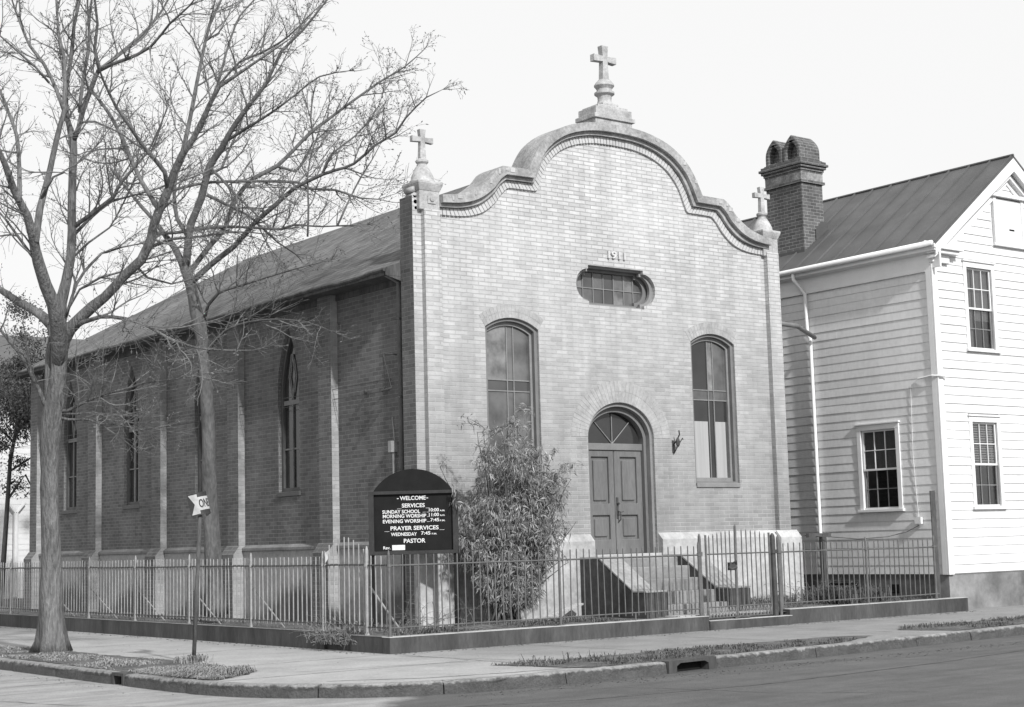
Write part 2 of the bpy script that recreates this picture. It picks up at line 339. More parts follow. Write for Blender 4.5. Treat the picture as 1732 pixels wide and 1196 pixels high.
# kerb stones with open joints, broken by the storm drain
def kerb_run(pts, name, seed):
    rnd = random.Random(seed); L = []; acc = 0
    P = [Vector(p) for p in pts]; cum = [0]
    for a, b in zip(P, P[1:]): cum.append(cum[-1]+(b-a).length)
    tot = min(cum[-1], 70)
    def at(s):
        for i in range(len(P)-1):
            if s <= cum[i+1] or i == len(P)-2:
                t = (s-cum[i])/(cum[i+1]-cum[i]); return P[i].lerp(P[i+1], t), (P[i+1]-P[i]).normalized()
    g = MB(); s = 0
    while s < tot-.05:
        ln = min(rnd.uniform(1.5, 2.6), tot-s); n = max(4, int(ln/.16)); o = len(g.v); tilt = rnd.uniform(-.012, .012); out = rnd.uniform(-.008, .008)
        prof = [(-.02, -.17), (-.004, -.06), (.0, -.02), (.02, .006), (.09, .012), (.165, .006), (.17, -.05)]
        for i in range(n+1):
            q = s+.008+(ln-.016)*i/n; p, t = at(q); nn = Vector((-t.y, t.x)); e = .02 if i in (0, n) else 0
            for k, (d, z) in enumerate(prof):
                w_ = noise.noise(Vector((q*3.1, k*.8, seed)))*.016 + noise.noise(Vector((q*11, k*1.7, seed)))*.008
                d2 = d + out + w_ + (e if k < 4 else 0); z2 = z + (tilt*(i/n-.5)*2 + w_*.6 if k in (2, 3, 4) else 0) - (e*.5 if k in (3, 4) else 0)
                g.v.append((p.x+nn.x*d2, p.y+nn.y*d2, z2))
        m = len(prof)
        for i in range(n):
            for k in range(m-1): g.f.append((o+i*m+k, o+(i+1)*m+k, o+(i+1)*m+k+1, o+i*m+k+1))
        g.f.append(tuple(o+k for k in range(m))); g.f.append(tuple(o+n*m+k for k in range(m))[::-1])
        s += ln
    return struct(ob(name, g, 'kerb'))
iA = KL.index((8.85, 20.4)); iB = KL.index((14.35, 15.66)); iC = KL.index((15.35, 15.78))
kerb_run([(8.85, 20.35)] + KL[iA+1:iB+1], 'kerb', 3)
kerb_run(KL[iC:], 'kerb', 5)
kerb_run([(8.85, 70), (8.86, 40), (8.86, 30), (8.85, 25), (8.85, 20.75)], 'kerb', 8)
# the two gutter inlets
t = thing('storm_drain', 'kerb inlet with a dark rounded mouth under a stone lintel on the front street', 'storm drain', (14.85, 15.75, -.15))
g = MB(); A = (14.36, 15.655); B = (15.34, 15.775); dx, dy = B[0]-A[0], B[1]-A[1]; ln = math.hypot(dx, dy); ux, uy = dx/ln, dy/ln; nx, ny = -uy, ux
F2 = lambda u, v, w: (A[0]+ux*u+nx*w, A[1]+uy*u+ny*w, v)
mouth = [(.2, -.17)] + [(.5+.30*math.cos(th)*1.0, -.10+.085*math.sin(th)) for th in [math.pi*(1-i/8) for i in range(9)]] + [(.8, -.17)]
g.prism([(0, -.17), (0, .012), (ln, .012), (ln, -.17), (.82, -.17), (.82, -.06), (.74, -.025), (.24, -.025), (.16, -.06), (.16, -.17)], -.012, .12, F2)
ob('lintel', g, 'conc_dark', t)
g = MB(); g.prism([(0.05, -.9), (0.05, -.02), (ln-.05, -.02), (ln-.05, -.9)], .12, .14, F2); g.prism([(.05, -.165), (.05, -.155), (ln-.05, -.155), (ln-.05, -.165)], 0, .12, F2); ob('chamber', g, 'hole', t)
g = MB(); g.prism([(-.02, .004), (-.02, .012), (ln+.02, .012), (ln+.02, .004)], .12, .75, F2); ob('cover_slab', g, 'conc_dark', t)
t = thing('storm_drain', 'small square gutter opening in the side street kerb beside long dry grass', 'storm drain', (8.9, 20.55, -.15))
g = MB(); g.box(8.85, 9.02, 20.36, 20.42, -.17, .01); g.box(8.85, 9.02, 20.68, 20.74, -.17, .01); g.box(8.85, 9.02, 20.42, 20.68, -.03, .01); ob('stone_frame', g, 'conc_dark', t)
g = MB(); g.box(8.95, 8.97, 20.42, 20.68, -.17, -.03); ob('chamber', g, 'hole', t)

g = MB()
ribbon(g, [(9.6, 14.6), (11.5, 13.9), (14.0, 13.6), (17.5, 13.9), (22, 14.6)], .03, -.146, .02, 120); ribbon(g, [(6.5, 21), (7.2, 18.5), (8.2, 16.6), (9.4, 15.2)], .02, -.146, .03, 121)
ribbon(g, [(12.1, 15.3), (12.9, 14.4), (13.3, 12.8), (14.4, 11.5)], .018, -.146, .035, 122); ribbon(g, [(5.5, 26.5), (8.7, 26.3)], .02, -.146, .008, 123); ribbon(g, [(5.2, 21.6), (8.75, 21.5)], .02, -.146, .008, 124)
ribbon(g, [(16.8, 15.5), (18.0, 14.9), (20.2, 14.7), (21.0, 13.2)], .016, -.146, .035, 125)
struct(ob('road_crack', g, 'soil'))
# verges: bare soil with dry grass
def sheet(name, poly, z, m, holes=(), jag=.0, seed=0):
    rnd = random.Random(seed); q = []
    for a, b in zip(poly, poly[1:]+poly[:1]):
        n = max(1, int((Vector(b)-Vector(a)).length/.18)) if jag else 1
        for i in range(n): tt = i/n; q.append((a[0]+(b[0]-a[0])*tt+rnd.uniform(-jag, jag), a[1]+(b[1]-a[1])*tt+rnd.uniform(-jag, jag)))
    g = MB(); tri = tessellate_polygon([[Vector((x, y, 0)) for x, y in q]]); g.add([(x, y, z) for x, y in q], [tuple(t) for t in tri]); return ob(name, g, m)
V1 = [(9.05, 60), (10.25, 60), (10.24, 30), (10.35, 24.5), (10.5, 22), (10.42, 20.6), (10.25, 19.3), (9.75, 18.7), (9.2, 18.35), (9.06, 19.0), (9.04, 22), (9.04, 30)]
V2 = [(12.7, 17.25), (14.0, 17.2), (15.0, 17.25), (16.6, 17.35), (19.4, 17.3), (19.9, 16.9), (18.4, 16.25), (16.5, 16.05), (15.5, 15.97), (14.3, 15.86), (13.2, 15.82), (13.0, 16.3)]
V3 = [(21.2, 17.5), (21.9, 17.95), (25, 17.95), (32, 18.3), (60, 20.5), (60, 19.6), (30, 17.25), (24, 16.75), (21.6, 16.55)]
for i, V in enumerate((V1, V2, V3)): struct(sheet('verge_soil', V, .006, 'soil', jag=.05, seed=i))
def inside(p, poly):
    c = False; j = len(poly)-1
    for i in range(len(poly)):
        if (poly[i][1] > p[1]) != (poly[j][1] > p[1]) and p[0] < (poly[j][0]-poly[i][0])*(p[1]-poly[i][1])/(poly[j][1]-poly[i][1])+poly[i][0]: c = not c
        j = i
    return c
def blades(mb, p, z, n, h, lean, rnd, wd=.006, dirv=None):
    for _ in range(n):
        a = rnd.uniform(0, 2*math.pi); hh = h*rnd.uniform(.4, 1.2); l = lean*rnd.uniform(.3, 1.3)
        d = Vector((math.cos(a), math.sin(a), 0)) if dirv is None else (Vector(dirv)+Vector((math.cos(a), math.sin(a), 0))*.6).normalized()
        s = Vector((-d.y, d.x, 0))*wd*rnd.uniform(.6, 1.4); b = Vector((p[0]+rnd.uniform(-.05, .05), p[1]+rnd.uniform(-.05, .05), z))
        m1 = b + d*l*hh*.4 + Vector((0, 0, hh*.75)); e = b + d*l*hh*1.3 + Vector((0, 0, hh*(1-.35*min(l, 2))))
        o = len(mb.v); mb.v += [tuple(b-s), tuple(b+s), tuple(m1+s*.8), tuple(m1-s*.8), tuple(e)]
        mb.f += [(o, o+1, o+2, o+3), (o+3, o+2, o+4)]
rnd = random.Random(11)
g = MB()
for _ in range(5200):
    x, y = rnd.uniform(9.0, 10.5), 18.3 + rnd.random()**1.5*22
    nn_ = noise.noise(Vector((x*1.6, y*1.1, 0)))
    if inside((x, y), V1) and nn_ > -.12: blades(g, (x, y), .005, 5, .025+.05*max(0, nn_), 3.0, rnd, .0045)
for _ in range(900):                                     # long combed-over tufts by the sign pole and over the kerb
    x, y = rnd.uniform(8.85, 10.2), rnd.uniform(18.4, 20.6)
    if inside((x, y), V1): blades(g, (x, y), .005, 6, .05+.12*max(0, .6-abs(y-19.2)), 2.6, rnd, .0045, (-.9, -.5, 0))
for _ in range(60): blades(g, (10.44+rnd.gauss(0, .12), 21.5+rnd.gauss(0, .12), 0), .004, 5, .13, .8, rnd)
tag(ob('dry_grass', g, 'grass', recalc=False), 'dry combed-over grass along the side street kerb at the foot of the sign pole', 'grass', kind='stuff')
g = MB()
for _ in range(2000):
    x, y = rnd.uniform(12.7, 19.9), rnd.uniform(15.8, 17.4)
    if inside((x, y), V2) and noise.noise(Vector((x*1.1, y*1.5, 3))) > .02 - (.25 if x < 16 else 0): blades(g, (x, y), .005, 4, .045 if x > 14.6 or rnd.random() < .93 else .16, 1.1, rnd)
for _ in range(2600):
    x, y = rnd.uniform(21.2, 34), rnd.uniform(16.5, 18.6)
    if inside((x, y), V3) and noise.noise(Vector((x*.9, y*1.5, 9))) > -.1: blades(g, (x, y), .005, 4, .06, 1.1, rnd)
tag(ob('short_grass', g, 'grass_dull', recalc=False), 'short scrubby grass on the verge between front street kerb and sidewalk', 'grass', kind='stuff')
# leaf litter and crumbs at the foot of the walls and in the gutter
g = MB()
def crumb(x, y, z, s):
    a = rnd.uniform(0, 6.28); c, q = math.cos(a)*s, math.sin(a)*s; g.add([(x-c, y-q, z+.002), (x+q*.6, y-c*.6, z+s*.5), (x+c, y+q, z+.003), (x-q*.6, y+c*.6, z+s*.35)], [(0, 1, 2, 3)])
for _ in range(500): crumb(13.0-abs(rnd.gauss(0, .12)), rnd.uniform(20.6, 45), 0, rnd.uniform(.008, .028))
for _ in range(500): crumb(rnd.uniform(13.0, 27), 20.3-abs(rnd.gauss(0, .12)), 0, rnd.uniform(.006, .024))
for _ in range(1200): crumb(rnd.uniform(10.8, 24), 15.45-abs(rnd.gauss(0, .25)), -.15, rnd.uniform(.006, .02))
for _ in range(400): crumb(8.7-abs(rnd.gauss(0, .3)), rnd.uniform(18.5, 40), -.15, rnd.uniform(.006, .02))
for _ in range(1600): crumb(rnd.uniform(9, 28), rnd.uniform(16, 45), 0, rnd.uniform(.004, .014))
for _ in range(1500): crumb(rnd.uniform(5, 28), rnd.uniform(8, 15.4), -.15, rnd.uniform(.004, .012))
tag(ob('leaf_litter', g, 'bud', recalc=False), 'scattered leaf litter along the foot of the low wall and the gutters', 'leaf litter', kind='stuff')
# yard earth inside the fences (the retained ground) with weeds
g = MB(); nx_, ny_ = 70, 90
def yz(x, y): return .235 + .05*noise.noise(Vector((x*.9, y*.9, 2))) + .02*noise.noise(Vector((x*4, y*4, 5)))
xs = [13.2+i*.2 for i in range(70)]; ys = [20.5+i*.25 if i < 90 else 43+(i-90)*2 for i in range(110)]
for y in ys:
    for x in xs: g.v.append((x, y, yz(x, y)))
W_ = len(xs)
for j in range(len(ys)-1):
    for i in range(W_-1): g.f.append((j*W_+i, j*W_+i+1, (j+1)*W_+i+1, (j+1)*W_+i))
struct(ob('yard_ground', g, 'yard', smooth=True, recalc=False))
g = MB()
for _ in range(2400):
    if rnd.random() < .5: x, y = rnd.uniform(13.3, 18.6), rnd.uniform(20.6, 22.6)
    elif rnd.random() < .5: x, y = rnd.uniform(13.3, 15.1), rnd.uniform(22, 40)
    else: x, y = rnd.uniform(21.8, 27.0), rnd.uniform(20.7, 22.6)
    if noise.noise(Vector((x*1.2, y*1.2, 7))) > -.1: blades(g, (x, y), yz(x, y)-.01, 4, .08, 1.0, rnd)
for _ in range(300): blades(g, (rnd.uniform(24.0, 25.1), rnd.uniform(20.8, 22.3)), .24, 5, .38, .6, rnd, .007)
for _ in range(110): blades(g, (rnd.uniform(22.4, 24.2), rnd.uniform(22.2, 22.7)), .24, 4, .22, .7, rnd, .006)
tag(ob('yard_weeds', g, 'grass_dull', recalc=False), 'thin weeds and rank grass growing inside the iron fence', 'weeds', kind='stuff')

# ================================================================== LOW RETAINING WALLS
def low_wall(name, label, parts):
    t = thing(name, label, 'low wall', (parts[0][0], parts[0][2], 0))
    b = MB(); c = MB()
    for x0, x1, y0, y1, z in parts:
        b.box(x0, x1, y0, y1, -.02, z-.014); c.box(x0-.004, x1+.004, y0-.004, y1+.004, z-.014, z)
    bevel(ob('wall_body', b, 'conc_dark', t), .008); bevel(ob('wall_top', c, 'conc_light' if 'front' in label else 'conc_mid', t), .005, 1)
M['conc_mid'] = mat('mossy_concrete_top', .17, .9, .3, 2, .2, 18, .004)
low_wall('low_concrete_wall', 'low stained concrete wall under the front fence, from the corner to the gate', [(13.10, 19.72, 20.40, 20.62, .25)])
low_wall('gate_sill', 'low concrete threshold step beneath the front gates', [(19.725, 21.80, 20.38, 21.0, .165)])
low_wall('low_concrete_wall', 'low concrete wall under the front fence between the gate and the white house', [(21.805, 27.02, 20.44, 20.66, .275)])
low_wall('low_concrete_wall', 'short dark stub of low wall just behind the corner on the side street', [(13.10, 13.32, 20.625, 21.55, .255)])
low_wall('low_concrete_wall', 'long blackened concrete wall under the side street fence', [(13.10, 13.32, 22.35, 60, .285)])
g = MB(); g.box(13.16, 13.34, 21.5, 22.4, -.02, .12); struct(ob('wall_footing', g, 'conc_dark'))

# ================================================================== IRON FENCES
def picket(mb, x, y, z0, z1, r=.0115, n=5):
    mb.tube([(x, y, z0), (x, y, z1-.05), (x, y, z1-.012), (x, y, z1)], [r, r, r*.9, r*.3], n)
def fence_run(t, axis, c, a, b, step, z0, z1, zr0, zr1, posts, m, ph, pz=.07, tops=None, pr=.024, mid=None):
    """axis 'x' or 'y'; posts at given stations; one picket panel and rails per bay"""
    P = (lambda s, z, o=0: (s, c+o, z)) if axis == 'x' else (lambda s, z, o=0: (c+o, s, z))
    bays = sorted(set([a]+[p for p in posts if a < p < b]+[b]))
    for q0, q1 in zip(bays, bays[1:]):
        g = MB(); s = q0+step*.55; rr = random.Random(int(q0*100))
        while s < q1-step*.35:
            zt = tops(s) if tops else z1
            x, y, _ = P(s+rr.uniform(-.004, .004), 0, 0); lean = rr.gauss(0, .011); z0_, z1_ = z0, zt+rr.gauss(0, .006)
            g.tube([P(s, z0_), P(s+lean, z1_-.045), P(s+lean, z1_-.012), P(s+lean, z1_)], [.0115, .0115, .0105, .003], 5); s += step
        ob('picket_panel', g, m, t)
        g = MB(); sag = rr.uniform(-.008, .006)
        for zr, hh in ((zr0, .011), (zr1, .014)):
            A, B = P(q0, zr), P(q1, zr); Mid = P((q0+q1)/2, zr+sag)
            g.tube([A, Mid, B], hh, 4)
        ob('rail', g, 'iron_dark' if m == 'iron_pale' else m, t)
    for p in posts:
        g = MB(); x, y, _ = P(p, 0); zz = z1+pz; lean = random.Random(int(p*77)).gauss(0, .008)
        g.tube([P(p, ph), P(p+lean*.3, zr1), P(p+lean, zz-.06), P(p+lean, zz)], [pr, pr*.9, pr*.8, pr*.35], 8); g.tube([P(p, zr1-.02), P(p, zr1+.03)], pr*1.35, 8); g.tube([P(p, ph), P(p, ph+.03)], pr*1.5, 8)
        ob('fence_post', g, m, t)
t = thing('iron_fence', 'grey iron picket fence before the church, from the street corner to the gate', 'fence', (13.17, 20.5, .25))
fence_run(t, 'x', 20.5, 13.17, 19.62, .1475, .33, 1.475, .375, 1.31, [13.17, 16.47, 19.62], 'iron', .24)
for x in (14.42, 18.1): ob('fence_foot', MB().tube([(x, 20.5, .25), (x, 20.5, .38)], .014, 6), 'iron', t)
t = thing('iron_fence', 'grey iron picket fence between the front gate and the corner of the white house', 'fence', (21.72, 20.54, .27))
fence_run(t, 'x', 20.54, 21.72, 26.25, .148, .35, 1.475, .375, 1.31, [21.72, 24.1, 26.15], 'iron', .27)
t = thing('iron_fence', 'long silver painted iron picket fence with slanting braces along the side street', 'fence', (13.17, 41, .28))
sp = [22.47, 24.91, 27.32, 29.72, 32.03, 34.35, 36.63, 38.9, 41.2, 43.5, 45.9, 48.3, 50.7, 53.1, 55.5, 58]
fence_run(t, 'y', 13.17, 22.47, 60, .148, .36, 1.465, .41, 1.33, sp, 'iron_pale', .28, pz=.09)
for i, y in enumerate((24.86, 27.27, 29.67, 31.98, 34.3)):
    ob('brace', MB().tube([(13.18, y, .95-.02*i), (13.72, y-.12, .25)], .014, 6), 'iron_pale', t)
t = thing('iron_fence', 'few silver iron pickets between the street corner post and the arched side gate', 'fence', (13.17, 20.8, .26))
fence_run(t, 'y', 13.17, 20.5, 21.14, .148, .34, 1.475, .38, 1.32, [21.14], 'iron_pale', .25, pz=.14, pr=.03)
ob('brace', MB().tube([(13.2, 21.1, 1.0), (13.62, 20.85, .27)], .016, 6), 'iron_pale', t)
t = thing('side_gate', 'silver iron side gate with pickets rising to a low arch, tangled in brambles', 'gate', (13.17, 21.8, .25))
fence_run(t, 'y', 13.17, 21.14, 22.47, .148, .30, 1.5, .40, 1.33, [], 'iron_pale', .2, tops=lambda s: 1.50+.27*math.sin(math.pi*(s-21.14)/1.33)**.8)
g = MB(); g.add([(13.15, 22.24, 1.57), (13.14, 22.34, 1.53), (13.15, 22.36, 1.36), (13.16, 22.42, 1.31), (13.15, 22.33, 1.34), (13.17, 22.28, 1.45)], [(0, 1, 5), (1, 2, 5), (2, 3, 4)])
tag(ob('rag', g, 'white_trim'), 'scrap of white cloth caught on the pickets of the side gate', 'rag')
# front gates
def gate_leaf(t, x0, x1, hinge):
    g = MB(); n = 6; st = (x1-x0)/(n+1)
    f = lambda x: 1.60+.15*math.sin(math.pi*(x-19.66)/(21.62-19.66))
    for i in range(1, n+1): x = x0+st*i; g.tube([(x, 20.5, .36), (x, 20.5, f(x)-.04), (x, 20.5, f(x))], [.0115, .0115, .003], 5)
    L = ob('gate_leaf', g, 'iron', t)
    g = MB(); g.tube([(x0, 20.5, 1.315), (x1, 20.5, 1.315)], .013, 4); g.tube([(x0, 20.5, .385), (x1, 20.5, .385)], .012, 4); g.tube([(x0, 20.5, .20), (x1, 20.5, .20)], .012, 4)
    g.tube([(hinge, 20.5, .19), (hinge, 20.5, f(hinge)+.02)], .02, 6); ob('gate_rail', g, 'iron', L)
    g = MB(); m = 9; sx = (x1-x0)/m
    for i in range(m):
        a = x0+sx*i; g.tube([(a, 20.5, .21), (a+sx*.5, 20.5, .375), (a+sx, 20.5, .21)], .006, 4); g.tube([(a, 20.49, .375), (a+sx*.5, 20.49, .21), (a+sx, 20.49, .375)], .006, 4)
    ob('gate_lattice', g, 'iron_pale', L)
t = thing('front_gate', 'pair of iron gates with arched tops and a lattice foot before the church steps', 'gate', (20.55, 20.5, .17))
gate_leaf(t, 19.78, 20.50, 19.80); gate_leaf(t, 20.58, 21.40, 21.40)
ob('meeting_bar', MB().tube([(20.52, 20.5, .17), (20.54, 20.5, 1.72), (20.54, 20.5, 1.80), (20.55, 20.5, 1.84)], [.027, .025, .02, .006], 8), 'iron', t)
g = MB(); g.box(20.34, 20.50, 20.46, 20.52, 1.02, 1.16); g.tube([(20.30, 20.46, 1.08), (20.36, 20.44, 1.04), (20.5, 20.45, 1.07)], .022, 6); g.tube([(20.5, 20.45, 1.12), (20.46, 20.42, 1.19), (20.40, 20.45, 1.15)], .012, 6); ob('lock', g, 'iron_dark', t)
g = MB(); g.tube([(20.42, 20.47, .17), (20.55, 20.46, .2), (20.75, 20.44, .175)], .03, 6); ob('stop_block', g, 'iron_dark', t)
for x, r, m, z in ((19.66, .03, 'iron', 1.68), (21.5, .052, 'iron_dark', 1.66), (21.64, .032, 'iron', 1.62)):
    g = MB(); g.tube([(x, 20.5, .165), (x-.01, 20.5, z-.1), (x-.01, 20.5, z-.04), (x-.01, 20.5, z)], [r, r*.95, r*.8, r*.3], 10); g.tube([(x, 20.5, 1.29), (x, 20.5, 1.36)], r*1.4, 10)
    ob('gate_post', g, m, t)

# ================================================================== THE CHURCH
CX = 20.02
ch = thing('church', 'brick church with a curved mission gable, three stone crosses and the date 1911', 'church', (20, 32, 0))
def cat(p, n=5):
    out = []
    for i in range(len(p)-1):
        a = Vector(p[max(i-1, 0)]); b = Vector(p[i]); c = Vector(p[i+1]); d = Vector(p[min(i+2, len(p)-1)])
        for k in range(n):
            t = k/n; out.append(tuple(.5*((2*b)+(c-a)*t+(2*a-5*b+4*c-d)*t*t+(3*b-a-3*c+d)*t**3)))
    out.append(tuple(p[-1])); return out
TA = [(0,9.62),(.5,9.60),(.9,9.54),(1.3,9.42),(1.6,9.26),(1.85,9.06),(2.0,8.87),(2.12,8.66),(2.22,8.47)]
IA = [(0,9.25),(.45,9.235),(.8,9.18),(1.12,9.08),(1.38,8.94),(1.58,8.76),(1.72,8.57),(1.82,8.35),(1.92,8.12)]
TB = [(2.22,8.47),(2.5,8.465),(2.82,8.46)]; IB = [(1.92,8.12),(2.3,8.115),(2.6,8.11)]
TC = [(2.82,8.46),(2.96,8.37),(3.14,8.17),(3.45,7.96),(3.8,7.83),(4.17,7.775)]; IC = [(2.6,8.11),(2.74,7.99),(2.90,7.80),(3.20,7.58),(3.6,7.47),(4.17,7.44)]
Tt = cat(TA)+cat(TB, 2)[1:]+cat(TC)[1:]; Ti = cat(IA)+cat(IB, 2)[1:]+cat(IC)[1:]
def lev(f): return [(a[0]*(1-f)+b[0]*f, a[1]*(1-f)+b[1]*f) for a, b in zip(Tt, Ti)]
def full(l): return [(CX-u, z) for u, z in l[::-1]] + [(CX+u, z) for u, z in l[1:]]
# facade wall with its four openings
XL, XR = 15.32, 24.50
top = full(lev(.15)); outer = [(XL, .15), (XR, .15), (XR, 7.74)] + [p for p in top[::-1]] + [(XL, 7.74)]
door = arch_pts(CX-.005, .835, 1.33, 3.55, .67, 24)
winL = arch_pts(17.46, .61, 2.63, 5.50, .19); winR = arch_pts(22.535, .61, 2.63, 5.50, .19)
def oval(cx, cz, a, h, r, n=14):
    p = []
    p += [(cx-a, cz-h), (cx+a, cz-h)]
    e = math.asin(min(1, r/r)); rr = r
    p += [(cx+a, cz-rr)] + [(cx+a+rr*.98*math.sin(math.pi*i/n), cz-rr*math.cos(math.pi*i/n)) for i in range(1, n)] + [(cx+a, cz+rr)]
    p += [(cx+a, cz+h), (cx-a, cz+h), (cx-a, cz+rr)]
    p += [(cx-a-rr*.98*math.sin(math.pi*i/n), cz+rr*math.cos(math.pi*i/n)) for i in range(1, n)] + [(cx-a, cz-rr)]
    return p
OC, OZ = 20.02, 6.45
ov = oval(OC, OZ, .70, .385, .315)
g = MB(); g.prism(outer, 22.9, 23.3, XZ, [door, winL, winR, ov])
fac = ob('facade_wall', g, 'brick', ch)
fac.data.materials.append(M['brick_dark'])           # left flank takes the dark side brick, putting its shade into the colour
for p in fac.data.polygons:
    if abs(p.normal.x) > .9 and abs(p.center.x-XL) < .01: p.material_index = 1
# stacked coping: stone cap, moulding, soldier course
def band(f0, f1, y0, y1, name, m, seg=None):
    a, b = full(lev(f0)), full(lev(f1)); g = MB()
    for i in range(len(a)-1):
        q = [a[i], a[i+1], b[i+1], b[i]]; o = len(g.v)
        for y in (y0, y1):
            for u, z in q: g.v.append((u, y, z))
        g.f += [(o, o+1, o+5, o+4), (o+3, o+7, o+6, o+2), (o, o+3, o+2, o+1), (o+4, o+5, o+6, o+7)]
        if i == 0: g.f.append((o, o+4, o+7, o+3))
        if i == len(a)-2: g.f.append((o+1, o+2, o+6, o+5))
    bm = g; o_ = ob(name, bm, m, ch); return o_
cp = band(0, .42, 22.70, 23.36, 'coping', 'coping'); band(.425, .62, 22.785, 23.0, 'coping_moulding', 'coping')
# soldier bricks under the moulding, each its own wedge with open joints
g = MB(); a, b = full(lev(.645)), full(lev(1.0))
def lerp(p, q, t): return (p[0]+(q[0]-p[0])*t, p[1]+(q[1]-p[1])*t)
cum = [0]
for p, q in zip(a, a[1:]): cum.append(cum[-1]+math.hypot(q[0]-p[0], q[1]-p[1]))
def along(pl, s):
    for i in range(len(pl)-1):
        if s <= cum[i+1] or i == len(pl)-2: return lerp(pl[i], pl[i+1], max(0, min(1, (s-cum[i])/(cum[i+1]-cum[i]+1e-9))))
s = 0; rnd = random.Random(4)
while s < cum[-1]-.02:
    e = min(s+.075, cum[-1]); q = [along(a, s+.004), along(a, e-.004), along(b, e-.004), along(b, s+.003)]; y = 22.855+rnd.uniform(-.005, .005); o = len(g.v)
    for yy in (y, 22.95):
        for u, z in q: g.v.append((u, yy, z))
    g.f += [(o, o+1, o+2, o+3), (o, o+4, o+5, o+1), (o+1, o+5, o+6, o+2), (o+2, o+6, o+7, o+3), (o+3, o+7, o+4, o)]; s += .08
ob('soldier_course', g, 'arch_brick', ch)
# plaster blocks cracked off the cap: short lumps
g = MB()
for k_, u in enumerate((-3.95, -3.8, -3.45, -3.1, -2.9, -2.72, -2.6, 2.72, 2.9, 3.0, 3.2, 1.75, 2.05, 1.0)):
    g = MB()
    l = lev(0); p = min(l, key=lambda q: abs(q[0]-abs(u))); x = CX+u; z = p[1]; w_ = rnd.uniform(.02, .06)
    g.box(x-w_, x+w_, 22.688, 22.9, z-.13+rnd.uniform(0, .04), z-.03+rnd.uniform(-.02, .02))
    bevel(ob('loose_coping_brick', g, 'stucco', ch), .01)
# corner piers
for x0, x1 in ((15.50, 15.84), (24.12, 24.46)):
    ob('pier', MB().box(x0, x1, 22.785, 22.905, 1.70, 7.50), 'brick', ch)
# stone caps of the piers with flared necks
def pier_cap(cx, zb, zt, rosette):
    w0, w1 = .215, .265; yb = 23.02
    g = MB(); 
    def blk(a, z, b, z2): g.add([(cx-a, yb-a, z), (cx+a, yb-a, z), (cx+a, yb+a, z), (cx-a, yb+a, z), (cx-b, yb-b, z2), (cx+b, yb-b, z2), (cx+b, yb+b, z2), (cx-b, yb+b, z2)], [(0,3,2,1),(4,5,6,7),(0,1,5,4),(1,2,6,5),(2,3,7,6),(3,0,4,7)])
    blk(w0, zb, w0, zt-.17); blk(w0+.004, zt-.17, w1, zt-.05); blk(w1, zt-.05, w1, zt)
    c = ob('pier_cap', g, 'stone', ch); bevel(c, .008)
    if rosette:
        g = MB(); r = .085; zc = (zb+zt)/2-.06
        g.prism([(cx+.04-r, zc-r), (cx+.04+r, zc-r), (cx+.04+r, zc+r*.6), (cx+.04, zc+r*1.3), (cx+.04-r, zc+r*.6)], yb-w0-.02, yb-w0+.01, XZ)
        g.prism([(cx+.04+.05*math.cos(t_*math.pi/4), zc+.05*math.sin(t_*math.pi/4)) for t_ in range(8)], yb-w0-.04, yb-w0+.0, XZ); bevel(ob('shield_relief', g, 'stone', c), .008)
        g = MB(); xx = cx-w0
        for k, (dz, dx_) in enumerate(((.36, .12), (.26, .07), (.14, .05), (.03, .03))): g.tube([(xx-dx_*.5, yb-.12, zb+dz), (xx-dx_*.5, yb+.12, zb+dz)], .055-.008*k, 10)
        ob('scroll_bracket', g, 'stone', c, smooth=True)
pier_cap(15.63, 7.49, 8.0, True); pier_cap(24.26, 7.42, 7.97, False)
def cross_finial(cx, cy, zb, z0, z1, w_, th, prof, armz, armh, label):
    """turned base, then a stone cross whose arms flare outward"""
    g = MB().lathe(cx, cy, prof, 24); b_ = ob('finial_base', g, 'stone', ch, smooth=True); es = b_.modifiers.new('e', 'EDGE_SPLIT'); es.split_angle = R(35)
    a = .055*w_/.26; fl = a*1.35
    pts = [(-a, z0), (a, z0), (a*.9, armz-armh*.8), (w_*.5, armz-armh*1.25), (w_*.5+.004, armz-armh), (w_, armz-armh*1.35)]
    pts = [(-fl, z0), (fl, z0), (a, armz-armh), (w_, armz-armh*1.3), (w_, armz+armh*1.3), (a, armz+armh), (fl*1.05, z1), (-fl*1.05, z1), (-a, armz+armh), (-w_, armz+armh*1.3), (-w_, armz-armh*1.3), (-a, armz-armh)]
    g = MB().prism([(cx+u, z) for u, z in pts], cy-th, cy+th, XZ); c = bevel(ob('cross', g, 'stone', b_ if False else ch), .006); 
    c['label'] = label; return c
for cx, dz in ((15.63, 0), (24.26, -.055)):
    pf = [(.235, 8.0+dz), (.235, 8.03+dz), (.21, 8.06+dz), (.20, 8.12+dz), (.16, 8.21+dz), (.12, 8.28+dz), (.085, 8.33+dz), (.085, 8.35+dz), (.10, 8.37+dz), (.115, 8.385+dz), (.115, 8.42+dz), (.09, 8.44+dz), (.06, 8.465+dz)]
    cross_finial(cx, 23.02, 0, 8.46+dz, 8.99+dz, .225, .045, pf, 8.80+dz, .042, 'small stone cross above the %s pier' % ('left' if cx < 20 else 'right'))
